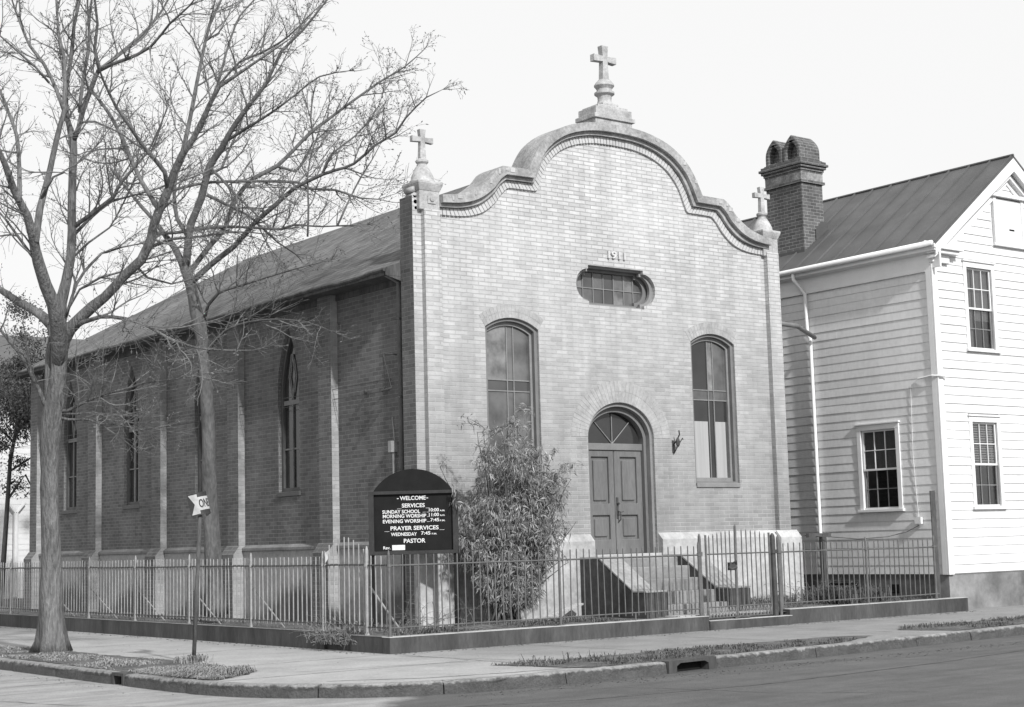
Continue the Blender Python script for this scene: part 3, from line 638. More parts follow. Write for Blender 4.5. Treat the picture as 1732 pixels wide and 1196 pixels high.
# central pedestal: blocks stepping in, then a turned neck
g = MB(); yc = 23.06
def blk(cx, a, ay, z0, z1, b=None, by=None):
    b = a if b is None else b; by = ay if by is None else by
    g.add([(cx-a, yc-ay, z0), (cx+a, yc-ay, z0), (cx+a, yc+ay, z0), (cx-a, yc+ay, z0), (cx-b, yc-by, z1), (cx+b, yc-by, z1), (cx+b, yc+by, z1), (cx-b, yc+by, z1)], [(0,3,2,1),(4,5,6,7),(0,1,5,4),(1,2,6,5),(2,3,7,6),(3,0,4,7)])
blk(CX, .47, .26, 9.50, 9.735); blk(CX, .52, .30, 9.735, 9.82); blk(CX, .46, .27, 9.82, 9.97); blk(CX, .38, .24, 9.97, 10.02); blk(CX, .36, .22, 10.02, 10.05, .20, .18); blk(CX, .20, .18, 10.05, 10.10)
p_ = bevel(ob('gable_pedestal', g, 'stone', ch), .008)
pf = [(.17, 10.10), (.15, 10.14), (.135, 10.20), (.145, 10.27), (.20, 10.31), (.20, 10.345), (.155, 10.37), (.15, 10.41), (.17, 10.44), (.20, 10.475), (.20, 10.50), (.165, 10.55), (.12, 10.60), (.08, 10.62)]
cross_finial(CX, 23.06, 0, 10.61, 11.29, .285, .065, pf, 11.02, .055, 'largest stone cross on the gable top')

# plinth of the front, stucco with a chamfered top
g = MB()
for x0, x1 in ((15.22, 19.165), (20.865, 24.60)):
    g.prism([(22.765, .15), (22.765, 1.60), (22.895, 1.73), (22.91, 1.73), (22.91, .15)], x0, x1, lambda u, v, w: (w, u, v))
for x0, x1 in ((15.18, 15.95), (24.02, 24.63)):
    g.prism([(22.66, .15), (22.66, 1.58), (22.79, 1.725), (22.80, 1.725), (22.80, .15)], x0, x1, lambda u, v, w: (w, u, v))
bevel(ob('front_plinth', g, 'stucco', ch), .01)
# brick arches over the openings
def voussoirs(cx, zs, a, rise, ring_h, th_pad=0.0, joint=.004, proud=.003, step=.078):
    g = MB()
    def pt(t, off):
        if rise < a*.6:
            Rr = (a*a+rise*rise)/(2*rise); h = math.asin(min(1, a/Rr)); q = -h+2*h*t; return (cx+(Rr+off)*math.sin(q), zs-Rr+rise+(Rr+off)*math.cos(q))
        q = math.pi*(1-t); return (cx+(a+off)*math.cos(q), zs+(rise+off)*math.sin(q))
    L = sum(math.dist(pt(i/40, ring_h*.4), pt((i+1)/40, ring_h*.4)) for i in range(40)); n = int(L/step)
    for row in range(2 if ring_h > .2 else 1):
        r0 = .003+row*(ring_h/2 if ring_h > .2 else 0); r1 = r0+(ring_h/2 if ring_h > .2 else ring_h)-joint
        for i in range(n):
            t0, t1 = (i+.035)/n, (i+.965)/n; q = [pt(t0, r0), pt(t1, r0), pt(t1, r1), pt(t0, r1)]; y = 22.9-proud-rnd.uniform(0, .002); o = len(g.v)
            for yy in (y, 22.92):
                for u, z in q: g.v.append((u, yy, z))
            g.f += [(o, o+1, o+2, o+3), (o, o+4, o+5, o+1), (o+1, o+5, o+6, o+2), (o+2, o+6, o+7, o+3), (o+3, o+7, o+4, o)]
    return g
ob('brick_arch', voussoirs(CX, 3.55, .835, .67, .42), 'arch_low', ch); ob('brick_arch', voussoirs(17.46, 5.5, .61, .19, .24), 'arch_low', ch); ob('brick_arch', voussoirs(22.535, 5.5, .61, .19, .24), 'arch_low', ch)

# the doors
dr = ob('door_frame', ring(MB(), door, arch_pts(CX-.005, .775, 1.33, 3.54, .61, 24), 22.96, 23.06, XZ), 'frame_mid', ch)
ob('door_frame', ring(MB(), arch_pts(CX-.005, .80, 1.34, 3.54, .64, 24), arch_pts(CX-.005, .71, 1.33, 3.49, .56, 24), 23.07, 23.28, XZ), 'wood_dark', ch)
bevel(ob('transom_bar', MB().box(CX-.80, CX+.80, 23.12, 23.26, 3.32, 3.45), 'frame', ch), .01)
fan = arch_pts(CX-.005, .70, 3.45, 3.49, .55, 20)
fl = ob('fanlight', MB().prism(fan, 23.20, 23.215, XZ), 'glass_dark', ch)
g = MB()
for an in (45, 90, 135): g.tube([(CX, 23.185, 3.45), (CX+.62*math.cos(R(an)), 23.185, 3.47+.56*math.sin(R(an)))], .011, 5)
ob('glazing_bar', g, 'frame_mid', fl)
for s_ in (-1, 1):
    x0, x1 = (CX-.715, CX-.006) if s_ < 0 else (CX+.006, CX+.705)
    panels = [(1.62, 2.08), (2.30, 3.19)]; pw0, pw1 = x0+.15, x1-.13
    g = MB(); g.prism([(x0, 1.345), (x1, 1.345), (x1, 3.315), (x0, 3.315)], 23.15, 23.20, XZ, [[(pw0, a), (pw1, a), (pw1, b), (pw0, b)] for a, b in panels])
    g.box(x0+.02, x1-.02, 23.195, 23.215, 1.36, 3.30)
    d = bevel(ob('door_leaf', g, 'wood_dark', ch), .012, 1)
    for a, b in panels:
        g = MB(); g.prism([(pw0+.055, a+.055), (pw1-.055, a+.055), (pw1-.055, b-.055), (pw0+.055, b-.055)], 23.165, 23.197, XZ); bevel(ob('door_panel', g, 'wood_dark', d), .02, 1)
    if s_ > 0:
        g = MB(); g.box(x0+.02, x0+.065, 23.135, 23.15, 2.02, 2.42); g.tube([(x0+.045, 23.135, 2.16), (x0+.05, 23.07, 2.14), (x0+.055, 23.07, 2.00), (x0+.05, 23.13, 1.95)], .011, 6); g.tube([(x0+.04, 23.135, 2.3), (x0+.04, 23.08, 2.3)], .02, 8); g.tube([(x0+.02, 23.08, 2.12), (x0+.13, 23.07, 2.15)], .01, 6); ob('door_handle', g, 'iron_dark', d)
bevel(ob('door_sill', MB().box(CX-.86, CX+.86, 22.74, 23.3, 1.27, 1.345), 'conc_light', ch), .01)

# the two tall front windows
def front_window(cx, kind):
    o1 = arch_pts(cx, .607, 2.633, 5.5, .187); o2 = arch_pts(cx, .54, 2.72, 5.47, .165)
    w_ = ob('window', ring(MB(), o1, o2, 22.95, 23.02, XZ), 'frame', ch); w_['label'] = 'tall arched window %s of the door' % ('left' if cx < 20 else 'right')
    o3 = arch_pts(cx, .56, 2.70, 5.47, .165); o4 = arch_pts(cx, .49, 2.80, 5.42, .145)
    ob('sash', ring(MB(), o3, o4, 23.03, 23.10, XZ), 'frame_mid', w_)
    g = MB().box(cx-.60, cx+.60, 22.87, 23.02, 2.60, 2.69); bevel(ob('sill', g, 'frame_mid', w_), .008)
    z1, z2 = 4.36, 4.56; xa, xb = cx-.02, cx+.13
    def pane(x0, x1, z0, zt, m, arch=False):
        g = MB()
        if arch:
            Rr = (.49**2+.145**2)/(2*.145); top_ = [(x0+(x1-x0)*i/8, 5.42-Rr+.145+math.sqrt(Rr*Rr-(x0+(x1-x0)*i/8-cx)**2)) for i in range(9)]
            g.prism([(x0, z0), (x1, z0)]+top_[::-1], 23.075, 23.082, XZ)
        else: g.box(x0, x1, 23.075, 23.082, z0, zt)
        ob('pane', g, m, w_)
    e = .49
    if kind == 'L':
        pane(cx-e, xa, z2, 0, 'glass_pale', True); pane(xa, xb, z2, 0, 'glass', True); pane(xb, cx+e, z2, 0, 'glass', True)
        pane(cx-e, cx+e, z1, z2, 'glass_mid'); pane(cx-e, cx+e, 2.8, z1, 'glass')
    else:
        pane(cx-e, xa, z2, 0, 'glass_dark', True); pane(xa, xb, z2, 0, 'glass_pale', True); pane(xb, cx+e, z2, 0, 'glass', True)
        pane(cx-e, cx+e, z1, z2, 'glass'); pane(cx-e, cx+e, 3.93, z1, 'glass_dark')
        pane(cx-e, xa-.03, 2.8, 3.93, 'curtain'); pane(xa-.03, xb, 2.8, 3.93, 'glass_dark'); pane(xb, cx+e-.05, 2.8, 3.93, 'curtain'); pane(cx+e-.05, cx+e, 2.8, 3.93, 'glass_mid')
    g = MB()
    for x in (xa, xb): g.box(x-.009, x+.009, 23.055, 23.075, 2.80, 5.54)
    for z in (z1, z2): g.box(cx-e, cx+e, 23.057, 23.073, z-.010, z+.010)
    ob('glazing_bar', g, 'frame_mid', w_)
front_window(17.46, 'L'); front_window(22.535, 'R')
# quatrefoil-ended window in the gable
w_ = ob('oval_window', ring(MB(), ov, oval(OC, OZ, .66, .345, .275), 22.98, 23.05, XZ), 'frame_mid', ch); w_['label'] = 'horizontal window with rounded ends in the gable'
ob('inner_frame', ring(MB(), oval(OC, OZ, .69, .375, .305), oval(OC, OZ, .62, .30, .235), 23.10, 23.20, XZ), 'frame', w_)
g = MB(); rnd = random.Random(9); colx = [-.95, -.64, -.38, -.12, .14, .40, .64, .95]
for i in range(7):
    for j in range(2):
        z0, z1 = (OZ-.33, OZ-.01) if j == 0 else (OZ-.01, OZ+.33)
        if i in (0, 6): z0, z1 = max(z0, OZ-.25), min(z1, OZ+.25)
        ob('pane', MB().box(OC+colx[i], OC+colx[i+1], 23.17, 23.18, z0, z1), ['glass', 'glass_mid', 'glass_pale', 'glass', 'glass_mid'][(i*3+j*2+i*j) % 5], w_)
g = MB()
for x in colx[1:-1]: g.box(OC+x-.008, OC+x+.008, 23.15, 23.17, OZ-.32, OZ+.32)
g.box(OC-.92, OC+.92, 23.152, 23.168, OZ-.018, OZ-.002); ob('lead_bar', g, 'frame_mid', w_)
# the date
vs, fs = text_mesh('1911', .44, .15, .03); me = MB().add([(x+20.03, y+22.888, z+7.075) for x, y, z in vs], fs); ob('date_numerals', me, 'arch_brick', ch)
# iron lamp bracket beside the door
g = MB(); g.tube([(21.35, 22.9, 3.42), (21.35, 22.8, 3.5), (21.38, 22.74, 3.62), (21.35, 22.72, 3.70)], .014, 6); g.tube([(21.35, 22.88, 3.26), (21.32, 22.78, 3.34), (21.36, 22.72, 3.46), (21.42, 22.70, 3.55), (21.47, 22.74, 3.53)], .011, 6); g.lathe(21.35, 22.76, [(.01, 3.38), (.04, 3.42), (.045, 3.5), (.02, 3.56)], 8); g.box(21.32, 21.38, 22.885, 22.9, 3.28, 3.52)
ob('lamp_bracket', g, 'iron_dark', ch)

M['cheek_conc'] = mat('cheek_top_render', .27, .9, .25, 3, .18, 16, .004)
# ---------------- front steps
g = MB(); zt = 1.27
rises = [1.105, .885, .665, .445]
y = 22.9
ys_ = [22.32, 22.0, 21.68, 21.36, 21.0]
g.box(19.30, 20.82, 22.32, 22.76, .1, 1.268)
for i, z in enumerate(rises): g.box(19.30, 20.82, ys_[i+1]+.003, ys_[i], .1, z)
stp = bevel(ob('steps', g, mat('step_concrete', .21, .9, .25, 2, .15, 14, .004), ch), .015)
for x0, x1, nm in ((18.78, 19.30, 0), (20.82, 21.36, 1)):
    pr = [(22.765, .1), (22.765, 1.27), (22.25, 1.27), (21.32, .67), (20.98, .67), (20.98, .1)]
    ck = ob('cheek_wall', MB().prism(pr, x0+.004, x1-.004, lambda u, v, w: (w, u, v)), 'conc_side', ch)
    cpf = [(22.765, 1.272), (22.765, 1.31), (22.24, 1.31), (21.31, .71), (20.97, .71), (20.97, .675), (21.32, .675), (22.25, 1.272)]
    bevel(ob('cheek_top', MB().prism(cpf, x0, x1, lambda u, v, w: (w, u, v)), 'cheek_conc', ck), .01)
bevel(ob('landing', MB().box(19.2, 21.5, 20.63, 20.975, .1, .262), 'conc_light', ch), .01)

# ---------------- body of the church: side walls, roof
WX = 15.45; YE = 41.2
gw = [27.62, 31.36, 35.1, 38.85]
holes = [arch_pts(y, .42, 2.72, 4.75, 1.28, 12, True) for y in gw]
g = MB().prism([(23.3, .15), (YE, .15), (YE, 6.45), (23.3, 6.45)], WX, WX+.32, YZ, holes); ob('side_wall', g, 'brick_dark', ch)
g = MB().box(24.2, 24.5, 23.3, YE, .15, 6.45); ob('side_wall', g, 'brick_dark', ch); ob('rear_wall', MB().box(WX+.325, 24.195, YE-.3, YE, .15, 6.45), 'brick_dark', ch)
for y in (25.72, 29.47, 33.2, 36.85, 40.75):
    g = MB().box(WX-.15, WX+.01, y, y+.48, 1.66, 6.40)
    g.prism([(WX-.29, .15), (WX-.29, 1.52), (WX-.15, 1.70), (WX+.01, 1.70), (WX+.01, .15)], y-.04, y+.52, lambda u, v, w: (u, w, v)); pq = ob('pilaster', g, 'brick_dark', ch); pq.data.materials.append(M['brick_sunlit'])      # sunlight put into a paler brick on the faces toward the front street
    for p in pq.data.polygons:
        if p.normal.y < -.9: p.material_index = 1
g = MB().box(WX-.07, WX+.01, 23.31, YE+.02, .15, 1.58); ob('side_plinth', g, 'plinth_side', ch)
g = MB().prism([(WX-.10, 1.585), (WX-.10, 1.64), (WX, 1.70), (WX+.01, 1.70), (WX+.01, 1.585)], 23.31, YE+.02, lambda u, v, w: (u, w, v)); ob('water_table', g, 'conc_mid', ch)
# pointed side windows
def side_window(y, lab):
    o1 = arch_pts(y, .417, 2.725, 4.75, 1.27, 12, True); o2 = arch_pts(y, .34, 2.80, 4.72, 1.08, 12, True)
    w_ = ob('window', ring(MB(), o1, o2, WX+.07, WX+.15, YZ), 'frame_dk', ch)
    ob('pane', MB().prism(arch_pts(y, .345, 2.79, 4.72, 1.085, 12, True), WX+.125, WX+.135, YZ), 'glass_dark', w_)
    g = MB(); g.box(WX+.085, WX+.12, y-.37, y+.37, 4.44, 4.53); g.box(WX+.09, WX+.12, y-.02, y+.02, 2.8, 4.44); g.tube([(WX+.10, y, 4.53), (WX+.10, y-.12, 5.0), (WX+.10, y-.02, 5.45)], .018, 5); g.tube([(WX+.10, y, 4.53), (WX+.10, y+.12, 5.0), (WX+.10, y+.02, 5.45)], .018, 5)
    g.box(WX+.10, WX+.115, y-.37, y+.37, 3.55, 3.58); ob('glazing_bar', g, 'frame', w_)
    g = MB().box(WX-.03, WX+.15, y-.46, y+.46, 2.63, 2.72); bevel(ob('sill', g, 'frame_dk', w_), .008); return w_
M['frame_dk'] = mat('dark_window_frame', .075, .6, .15, 3, .1, 40, .001)
for i, y in enumerate(gw): side_window(y, i)
# roof: steep shingled gable, hipped at the rear; eave boards and boxed gutter
ex, ez, rx, rz, yr = 15.02, 6.46, 19.98, 9.40, 37.9
g = MB(); yb = YE+.35; xe2 = 24.94
g.add([(ex, 23.32, ez), (ex, yb, ez), (rx, yr, rz), (rx, 23.32, rz), (xe2, 23.32, ez), (xe2, yb, ez)], [(0, 1, 2, 3), (3, 2, 5, 4), (1, 5, 2)])
r_ = ob('roof', g, 'slate', ch); sd = r_.modifiers.new('s', 'SOLIDIFY'); sd.thickness = .07; sd.offset = -1
g = MB(); g.prism([(ex-.02, ez-.11), (ex-.02, ez+.0), (ex+.03, ez+.0), (ex+.03, ez-.08), (WX, ez-.08), (WX, ez-.22), (WX-.03, ez-.22), (WX-.03, ez-.11)], 23.305, YE+.3, lambda u, v, w: (u, w, v)); ob('eave_board', g, 'bark_dark', ch)
ob('eave_end', MB().prism([(ex-.02, ez-.11), (WX, ez-.22), (WX, ez+.2), (ex-.02, ez+.02)], 23.31, 23.335, XZ), 'bark_dark', ch)
g = MB(); rnd = random.Random(2)
pts = [(ex-.03, 23.32+.5*i, ez-.03+rnd.uniform(-.018, .018)) for i in range(37)]; g.tube(pts, .035, 6); ob('gutter', g, 'bark_dark', ch)
# things fixed to the side wall
g = MB(); g.tube([(ex+.02, 23.42, ez-.06), (ex+.1, 23.43, ez-.1), (WX-.07, 23.47, ez-.2), (WX-.075, 23.47, .3)], .04, 8); ob('drainpipe', g, 'drain', ch, smooth=True)
for z in (2.2, 4.2, 5.6): ob('pipe_clip', MB().tube([(WX-.075, 23.47, z), (WX-.075, 23.47, z+.03)], .052, 8), 'iron_dark', ch)
g = MB(); g.tube([(WX-.05, 23.75, 2.0), (WX-.05, 23.75, 3.28)], .028, 8); g.box(WX-.14, WX-.0, 23.70, 23.80, 3.26, 3.46); g.tube([(WX-.04, 23.74, 3.46), (WX-.02, 23.8, 3.7), (WX-.01, 23.85, 3.9)], .009, 5); ob('service_conduit', g, 'iron_pale', ch)
g = MB(); g.tube([(WX, 23.68, 5.0), (WX-.25, 23.75, 5.02)], .012, 6); g.tube([(WX-.25, 23.75, 5.02), (WX-.04, 24.0, 4.42)], .008, 5); g.tube([(WX-.25, 23.75, 5.02), (WX-.1, 23.72, 4.4)], .008, 5); g.tube([(WX-.1, 23.72, 4.4), (WX-.22, 23.85, 4.36), (WX-.08, 23.98, 4.42)], .018, 6); ob('wire_bracket', g, 'iron_dark', ch)
g = MB(); g.lathe(WX-.06, 24.65, [(.02, 4.36), (.035, 4.39), (.035, 4.43), (.02, 4.46)], 8); ob('insulator', g, 'iron_dark', ch)
g = MB()
for z0_, z1_ in ((4.36, 4.9), (4.56, 4.98)):
    g.tube([(WX-.12-.0*i, 23.75+(60-23.75)*i/24, z0_+(z1_-z0_)*(i/24)*1.4-.22*math.sin(math.pi*i/24)) for i in range(25)], .006, 4, False)
tag(ob('utility_wire', g, 'iron_dark'), 'thin sagging service wires running along the dark brick side wall', 'wire')
g = MB(); g.tube([(24.52, 22.99, 6.05), (25.8, 23.58, 6.14), (26.98, 24.15, 6.02)], .05, 8); tag(ob('drain_pipe', g, 'drain', smooth=True), 'dark pipe bridging the gap from the church wall to the white downpipe', 'pipe')

# ================================================================== THE WHITE HOUSE
hs = thing('clapboard_house', 'white two storey clapboard house with a grey tin roof, right of the church', 'house', (29.85, 25, 0))
HX, HY, HX2, HYB = 27.10, 20.93, 32.60, 31.0; ZB, ZT = .74, 7.42; AP, SL = 29.85, .755
def cuts(a, b, z, ops):
    sp = [(a, b)]
    for o0, o1, z0, z1 in ops:
        if z0 < z < z1:
            n = []
            for p, q in sp:
                if o1 <= p or o0 >= q: n.append((p, q))
                else:
                    if p < o0: n.append((p, o0))
                    if q > o1: n.append((o1, q))
            sp = n
    return sp
def clap(fn, a, b, z0, z1, ops, lim=None, ex=.186, seed=0, lap=.017):
    g = MB(); z = z0; rnd = random.Random(seed)
    while z < z1-.03:
        t = min(z+ex, z1); A, B = a, b
        if lim: A, B = lim(t)
        for p, q in cuts(A, B, (z+t)/2, ops):
            if q-p < .02: continue
            cur = p
            while cur < q-.01:
                e = min(q, cur+rnd.uniform(2.2, 4.5)); e = q if q-e < .6 else e; j = rnd.uniform(-.004, .004); jz = rnd.uniform(-.006, .006)
                pr = [(lap+j, z+jz), (.006, t+.01), (-.01, t+.01), (-.01, z+jz)]; o = len(g.v)
                for s in (cur+.0008, e-.0008):
                    for d, zz in pr: g.v.append(fn(s, d, zz))
                g.f += [(o, o+1, o+5, o+4), (o+1, o+2, o+6, o+5), (o+2, o+3, o+7, o+6), (o+3, o, o+4, o+7), (o, o+3, o+2, o+1), (o+4, o+5, o+6, o+7)]; cur = e
        z += ex
    return g
fF = lambda s, d, z: (s, HY-d, z)       # front face
fS = lambda s, d, z: (HX-d, s, z)       # side face
opF = [(28.02, 29.08, 2.06, 4.02), (28.13, 29.21, 5.42, 7.36)]; opS = [(22.0, 23.16, 2.07, 3.95)]
ho = lambda o, m=.09: [(o[0]+m, o[2]+m), (o[1]-m, o[2]+m), (o[1]-m, o[3]-m), (o[0]+m, o[3]-m)]
g = MB().prism([(HX+.02, .72), (HX2, .72), (HX2, 7.6), (AP, 7.6+(HX2-AP)*SL), (HX+.02, 7.6)], HY+.01, HY+.11, XZ, [ho(o) for o in opF])
ob('front_wall', g, 'white', hs)
ob('side_wall', MB().prism([(HY+.115, .72), (HYB, .72), (HYB, 7.6), (HY+.115, 7.6)], HX+.01, HX+.11, YZ, [ho(o) for o in opS]), 'white', hs)
ob('wall_back', MB().box(HX+.115, HX2, HYB-.1, HYB, .72, 7.6), 'white', hs); ob('wall_back', MB().box(HX2-.1, HX2, HY+.115, HYB-.105, .72, 7.6), 'white', hs)
ob('clapboards', clap(fF, HX+.13, HX2-.13, ZB, 7.42, opF, seed=1, lap=.026), 'white', hs)
ob('clapboards', clap(fF, HX, HX2, 7.42, 9.62, [(29.25, 30.45, 7.86, 9.0)], lambda z: (HX+.12+max(0, (z-7.42)/SL), HX2-.12-max(0, (z-7.42)/SL)), seed=3, lap=.026), 'white', hs)
ob('clapboards', clap(fS, HY+.13, HYB, ZB, 7.10, opS, seed=2), 'white', hs)
g = MB(); g.box(HX-.045, HX+.13, HY-.045, HY+.0, ZB-.02, 7.42); g.box(HX-.045, HX+.0, HY+.002, HY+.13, ZB-.02, 7.42); bevel(ob('corner_board', g, 'white_trim', hs), .006)
g = MB(); g.box(HX-.034, HX+.0, HY+.132, HYB, 7.10, 7.3); g.box(HX-.05, HX-.032, HY+.132, HYB, 7.06, 7.12); ob('frieze_board', g, 'white_trim', hs)
ob('foundation', MB().prism([(HX+.01, -.02), (HX2, -.02), (HX2, .72), (HX+.01, .72)], HY+.012, HYB, XZ), 'found', hs) if False else None
M['found'] = mat('patched_stucco_foundation', .17, .9, .55, .9, .15, 8, .006)
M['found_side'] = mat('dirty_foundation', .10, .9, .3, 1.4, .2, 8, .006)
ob('foundation', MB().box(HX+.012, HX2, HY+.014, HY+.25, -.02, .735), 'found', hs)
fd = ob('foundation', MB().box(HX+.006, HX+.25, HY+.255, HYB, -.02, .735), 'found_side', hs)
ob('crawl_vent', MB().box(HX-.008, HX+.0, 22.24, 22.43, .33, .52), 'hole', fd); ob('crawl_vent', MB().box(HX-.008, HX+.0, 23.35, 24.4, .27, .57), 'hole', fd)
g = MB()
for z in (.33, .40, .47, .54): g.box(HX-.03, HX-.01, 23.35, 24.4, z, z+.018)
ob('vent_slat', g, 'iron', fd)
# roof
g = MB(); ey = HY-.27; zx = lambda x: 7.65+(x-26.95)*SL
g.add([(26.90, ey, zx(26.90)), (AP, ey, zx(AP)), (2*AP-26.90, ey, zx(26.90)), (26.90, HYB+.2, zx(26.90)), (AP, HYB+.2, zx(AP)), (2*AP-26.90, HYB+.2, zx(26.90))], [(0, 3, 4, 1), (1, 4, 5, 2)])
rf = ob('roof', g, 'tin', hs); sd = rf.modifiers.new('s', 'SOLIDIFY'); sd.thickness = .05; sd.offset = -1
g = MB(); y = ey+.03; k = 0
while y < HYB:
    for sgn in (1, -1):
        f = lambda x: x if sgn > 0 else 2*AP-x
        a, b = (f(26.92), zx(26.92)), (f(AP), zx(AP)); n = Vector((-SL*sgn, 0, 1)).normalized(); o = len(g.v); w_ = .014; h = .035
        for (px_, pz_) in (a, b):
            for dy_, hh in ((-w_, -.01), (w_, -.01), (w_*.6, h), (-w_*.6, h)): g.v.append((px_+n.x*hh, y+dy_, pz_+n.z*hh))
        g.f += [(o, o+4, o+7, o+3), (o+1, o+2, o+6, o+5), (o+3, o+7, o+6, o+2), (o, o+3, o+2, o+1), (o+4, o+5, o+6, o+7)]
    y += .56
ob('roof_seam', g, 'tin', rf)
g = MB(); g.tube([(AP, ey, zx(AP)+.01), (AP, HYB+.2, zx(AP)+.01)], .035, 6); ob('ridge_cap', g, 'tin', rf)
# eaves, rake boards and cornice returns
g = MB()
g.prism([(HX-.03, 7.12), (HX-.03, 7.42), (26.915, 7.46), (26.915, zx(26.915)-.07), (HX+.02, zx(HX+.02)-.07), (HX+.02, 7.12)], ey+.02, HYB, lambda u, v, w: (u, w, v)); ob('eave_box', g, 'white_trim', hs)
g = MB(); g.tube([(26.86, ey+.03, 7.60), (26.86, 26, 7.585), (26.86, HYB, 7.57)], .06, 10); ob('gutter', g, 'white_trim', hs, smooth=True)
g = MB()
for sgn in (1, -1):
    f = lambda x: x if sgn > 0 else 2*AP-x
    A = [(f(26.95), zx(26.95)-.055), (f(AP), zx(AP)-.055), (f(AP), zx(AP)-.055-.30), (f(26.95+.0), zx(26.95)-.28)]
    g.prism(A, ey+.005, ey+.04, XZ); 
    A = [(f(27.0), zx(27.0)-.30), (f(AP), zx(AP)-.36), (f(AP), zx(AP)-.62), (f(27.3), zx(27.0)-.42)]
    g.prism(A, HY-.05, HY-.0, XZ)
    A = [(f(26.95), zx(26.95)-.30), (f(AP), zx(AP)-.30), (f(AP), zx(AP)-.34), (f(26.95), zx(26.95)-.34)]; g.prism(A, ey+.04, HY, XZ)
ob('rake_board', g, 'white_trim', hs)
for sgn in (1, -1):
    f = lambda x: x if sgn > 0 else 2*AP-x
    g = MB(); a, b = sorted((f(26.90), f(27.88))); g.box(a, b, ey-.0, HY-.0, 7.50, 7.60); a, b = sorted((f(26.96), f(27.80))); g.box(a, b, ey+.06, HY-.0, 7.42, 7.50); a, b = sorted((f(27.02), f(27.60))); g.box(a, b, HY-.10, HY-.0, 7.24, 7.42)
    g.prism([(ey, 7.60), (HY, 7.60), (HY, 7.70)], min(f(26.90), f(27.88)), max(f(26.90), f(27.88)), lambda u, v, w: (w, u, v))
    bevel(ob('cornice_return', g, 'white_trim', hs), .01)
# windows
def sash_window(fn, a, b, z0, z1, kind, lab):
    """a..b, z0..z1 = the outside of the casing"""
    def bx(mb, s0, s1, d0, d1, q0, q1):
        A = fn(s0, d0, q0); B = fn(s1, d1, q1); mb.box(A[0], B[0], A[1], B[1], A[2], B[2])
    g = MB(); c = .105
    bx(g, a, a+c, -.0, .04, z0+.05, z1-.12); bx(g, b-c, b, 0, .04, z0+.05, z1-.12); bx(g, a, b, 0, .042, z1-.12, z1); bx(g, a-.03, b+.03, 0, .075, z1, z1+.035)
    w_ = bevel(ob('window', g, 'white_trim', hs), .005); w_['label'] = lab
    g = MB(); bx(g, a-.04, b+.04, -.02, .085, z0-.01, z0+.05); bevel(ob('sill', g, 'white_trim', w_), .006)
    s0, s1 = a+c, b-c; m = (z0+.05+z1-.12)/2; q0, q1 = z0+.05, z1-.12
    for lo, hi, d, nm in ((q0, m+.02, -.05, 0), (m-.02, q1, -.025, 1)):
        g = MB(); t = .038
        bx(g, s0, s0+t, d-.02, d+.01, lo, hi); bx(g, s1-t, s1, d-.02, d+.01, lo, hi); bx(g, s0+t, s1-t, d-.02, d+.01, lo, lo+t*1.1); bx(g, s0+t, s1-t, d-.02, d+.01, hi-t, hi)
        for k in (1, 2): x = s0+t+(s1-s0-2*t)*k/3; bx(g, x-.009, x+.009, d-.015, d+.006, lo+t, hi-t)
        bx(g, s0+t, s1-t, d-.015, d+.005, (lo+hi)/2-.009, (lo+hi)/2+.009); ob('sash', g, 'white_trim' if nm else 'frame_mid', w_)
        g = MB(); bx(g, s0+t*.5, s1-t*.5, d-.013, d-.009, lo+t*.5, hi-t*.5); ob('pane', g, 'win_clear', w_)
    g = MB()
    if kind == 'blind':
        z = q1-.02
        while z > m-.05: bx(g, s0, s1, -.085, -.07, z-.03, z); z -= .052
        for x in (s0+.12, s1-.12): bx(g, x, x+.02, -.07, -.068, m-.05, q1)
        ob('blind', g, 'white_trim', w_)
    elif kind == 'curtain':
        bx(g, s0, s0+(s1-s0)*.30, -.09, -.085, q0+.0, q1); bx(g, s0+(s1-s0)*.36, s1, -.095, -.09, m-.25, q1); ob('curtain', g, 'curtain', w_)
    else:
        bx(g, s0, s1, -.09, -.085, m-.02, q1); ob('shade', g, 'curtain', w_)
    g = MB(); bx(g, s0-.02, s1+.02, -.5, -.49, q0-.02, q1+.02); ob('dark_room', g, 'hole', w_)
def clear():
    m, t, b = nodes_of('window_pane'); t.nodes.remove(b); o = t.nodes['Material Output']
    tr = N(t, 'BsdfTransparent'); tr.inputs[0].default_value = (.7, .7, .7, 1); gl = N(t, 'BsdfGlossy'); gl.inputs['Roughness'].default_value = .04; mx = N(t, 'MixShader')
    fr = N(t, 'Fresnel'); fr.inputs[0].default_value = 1.6; mx.inputs[0].default_value = .12; t.links.new(tr.outputs[0], mx.inputs[1]); t.links.new(gl.outputs[0], mx.inputs[2]); t.links.new(mx.outputs[0], o.inputs[0]); return m
M['win_clear'] = clear()
sash_window(fF, 28.02, 29.08, 2.06, 4.02, 'blind', 'lower front window with slatted blinds')
sash_window(fF, 28.13, 29.21, 5.42, 7.36, 'curtain', 'upper front window with pale curtains')
sash_window(fS, 22.0, 23.16, 2.07, 3.95, 'shade', 'side window facing the church')
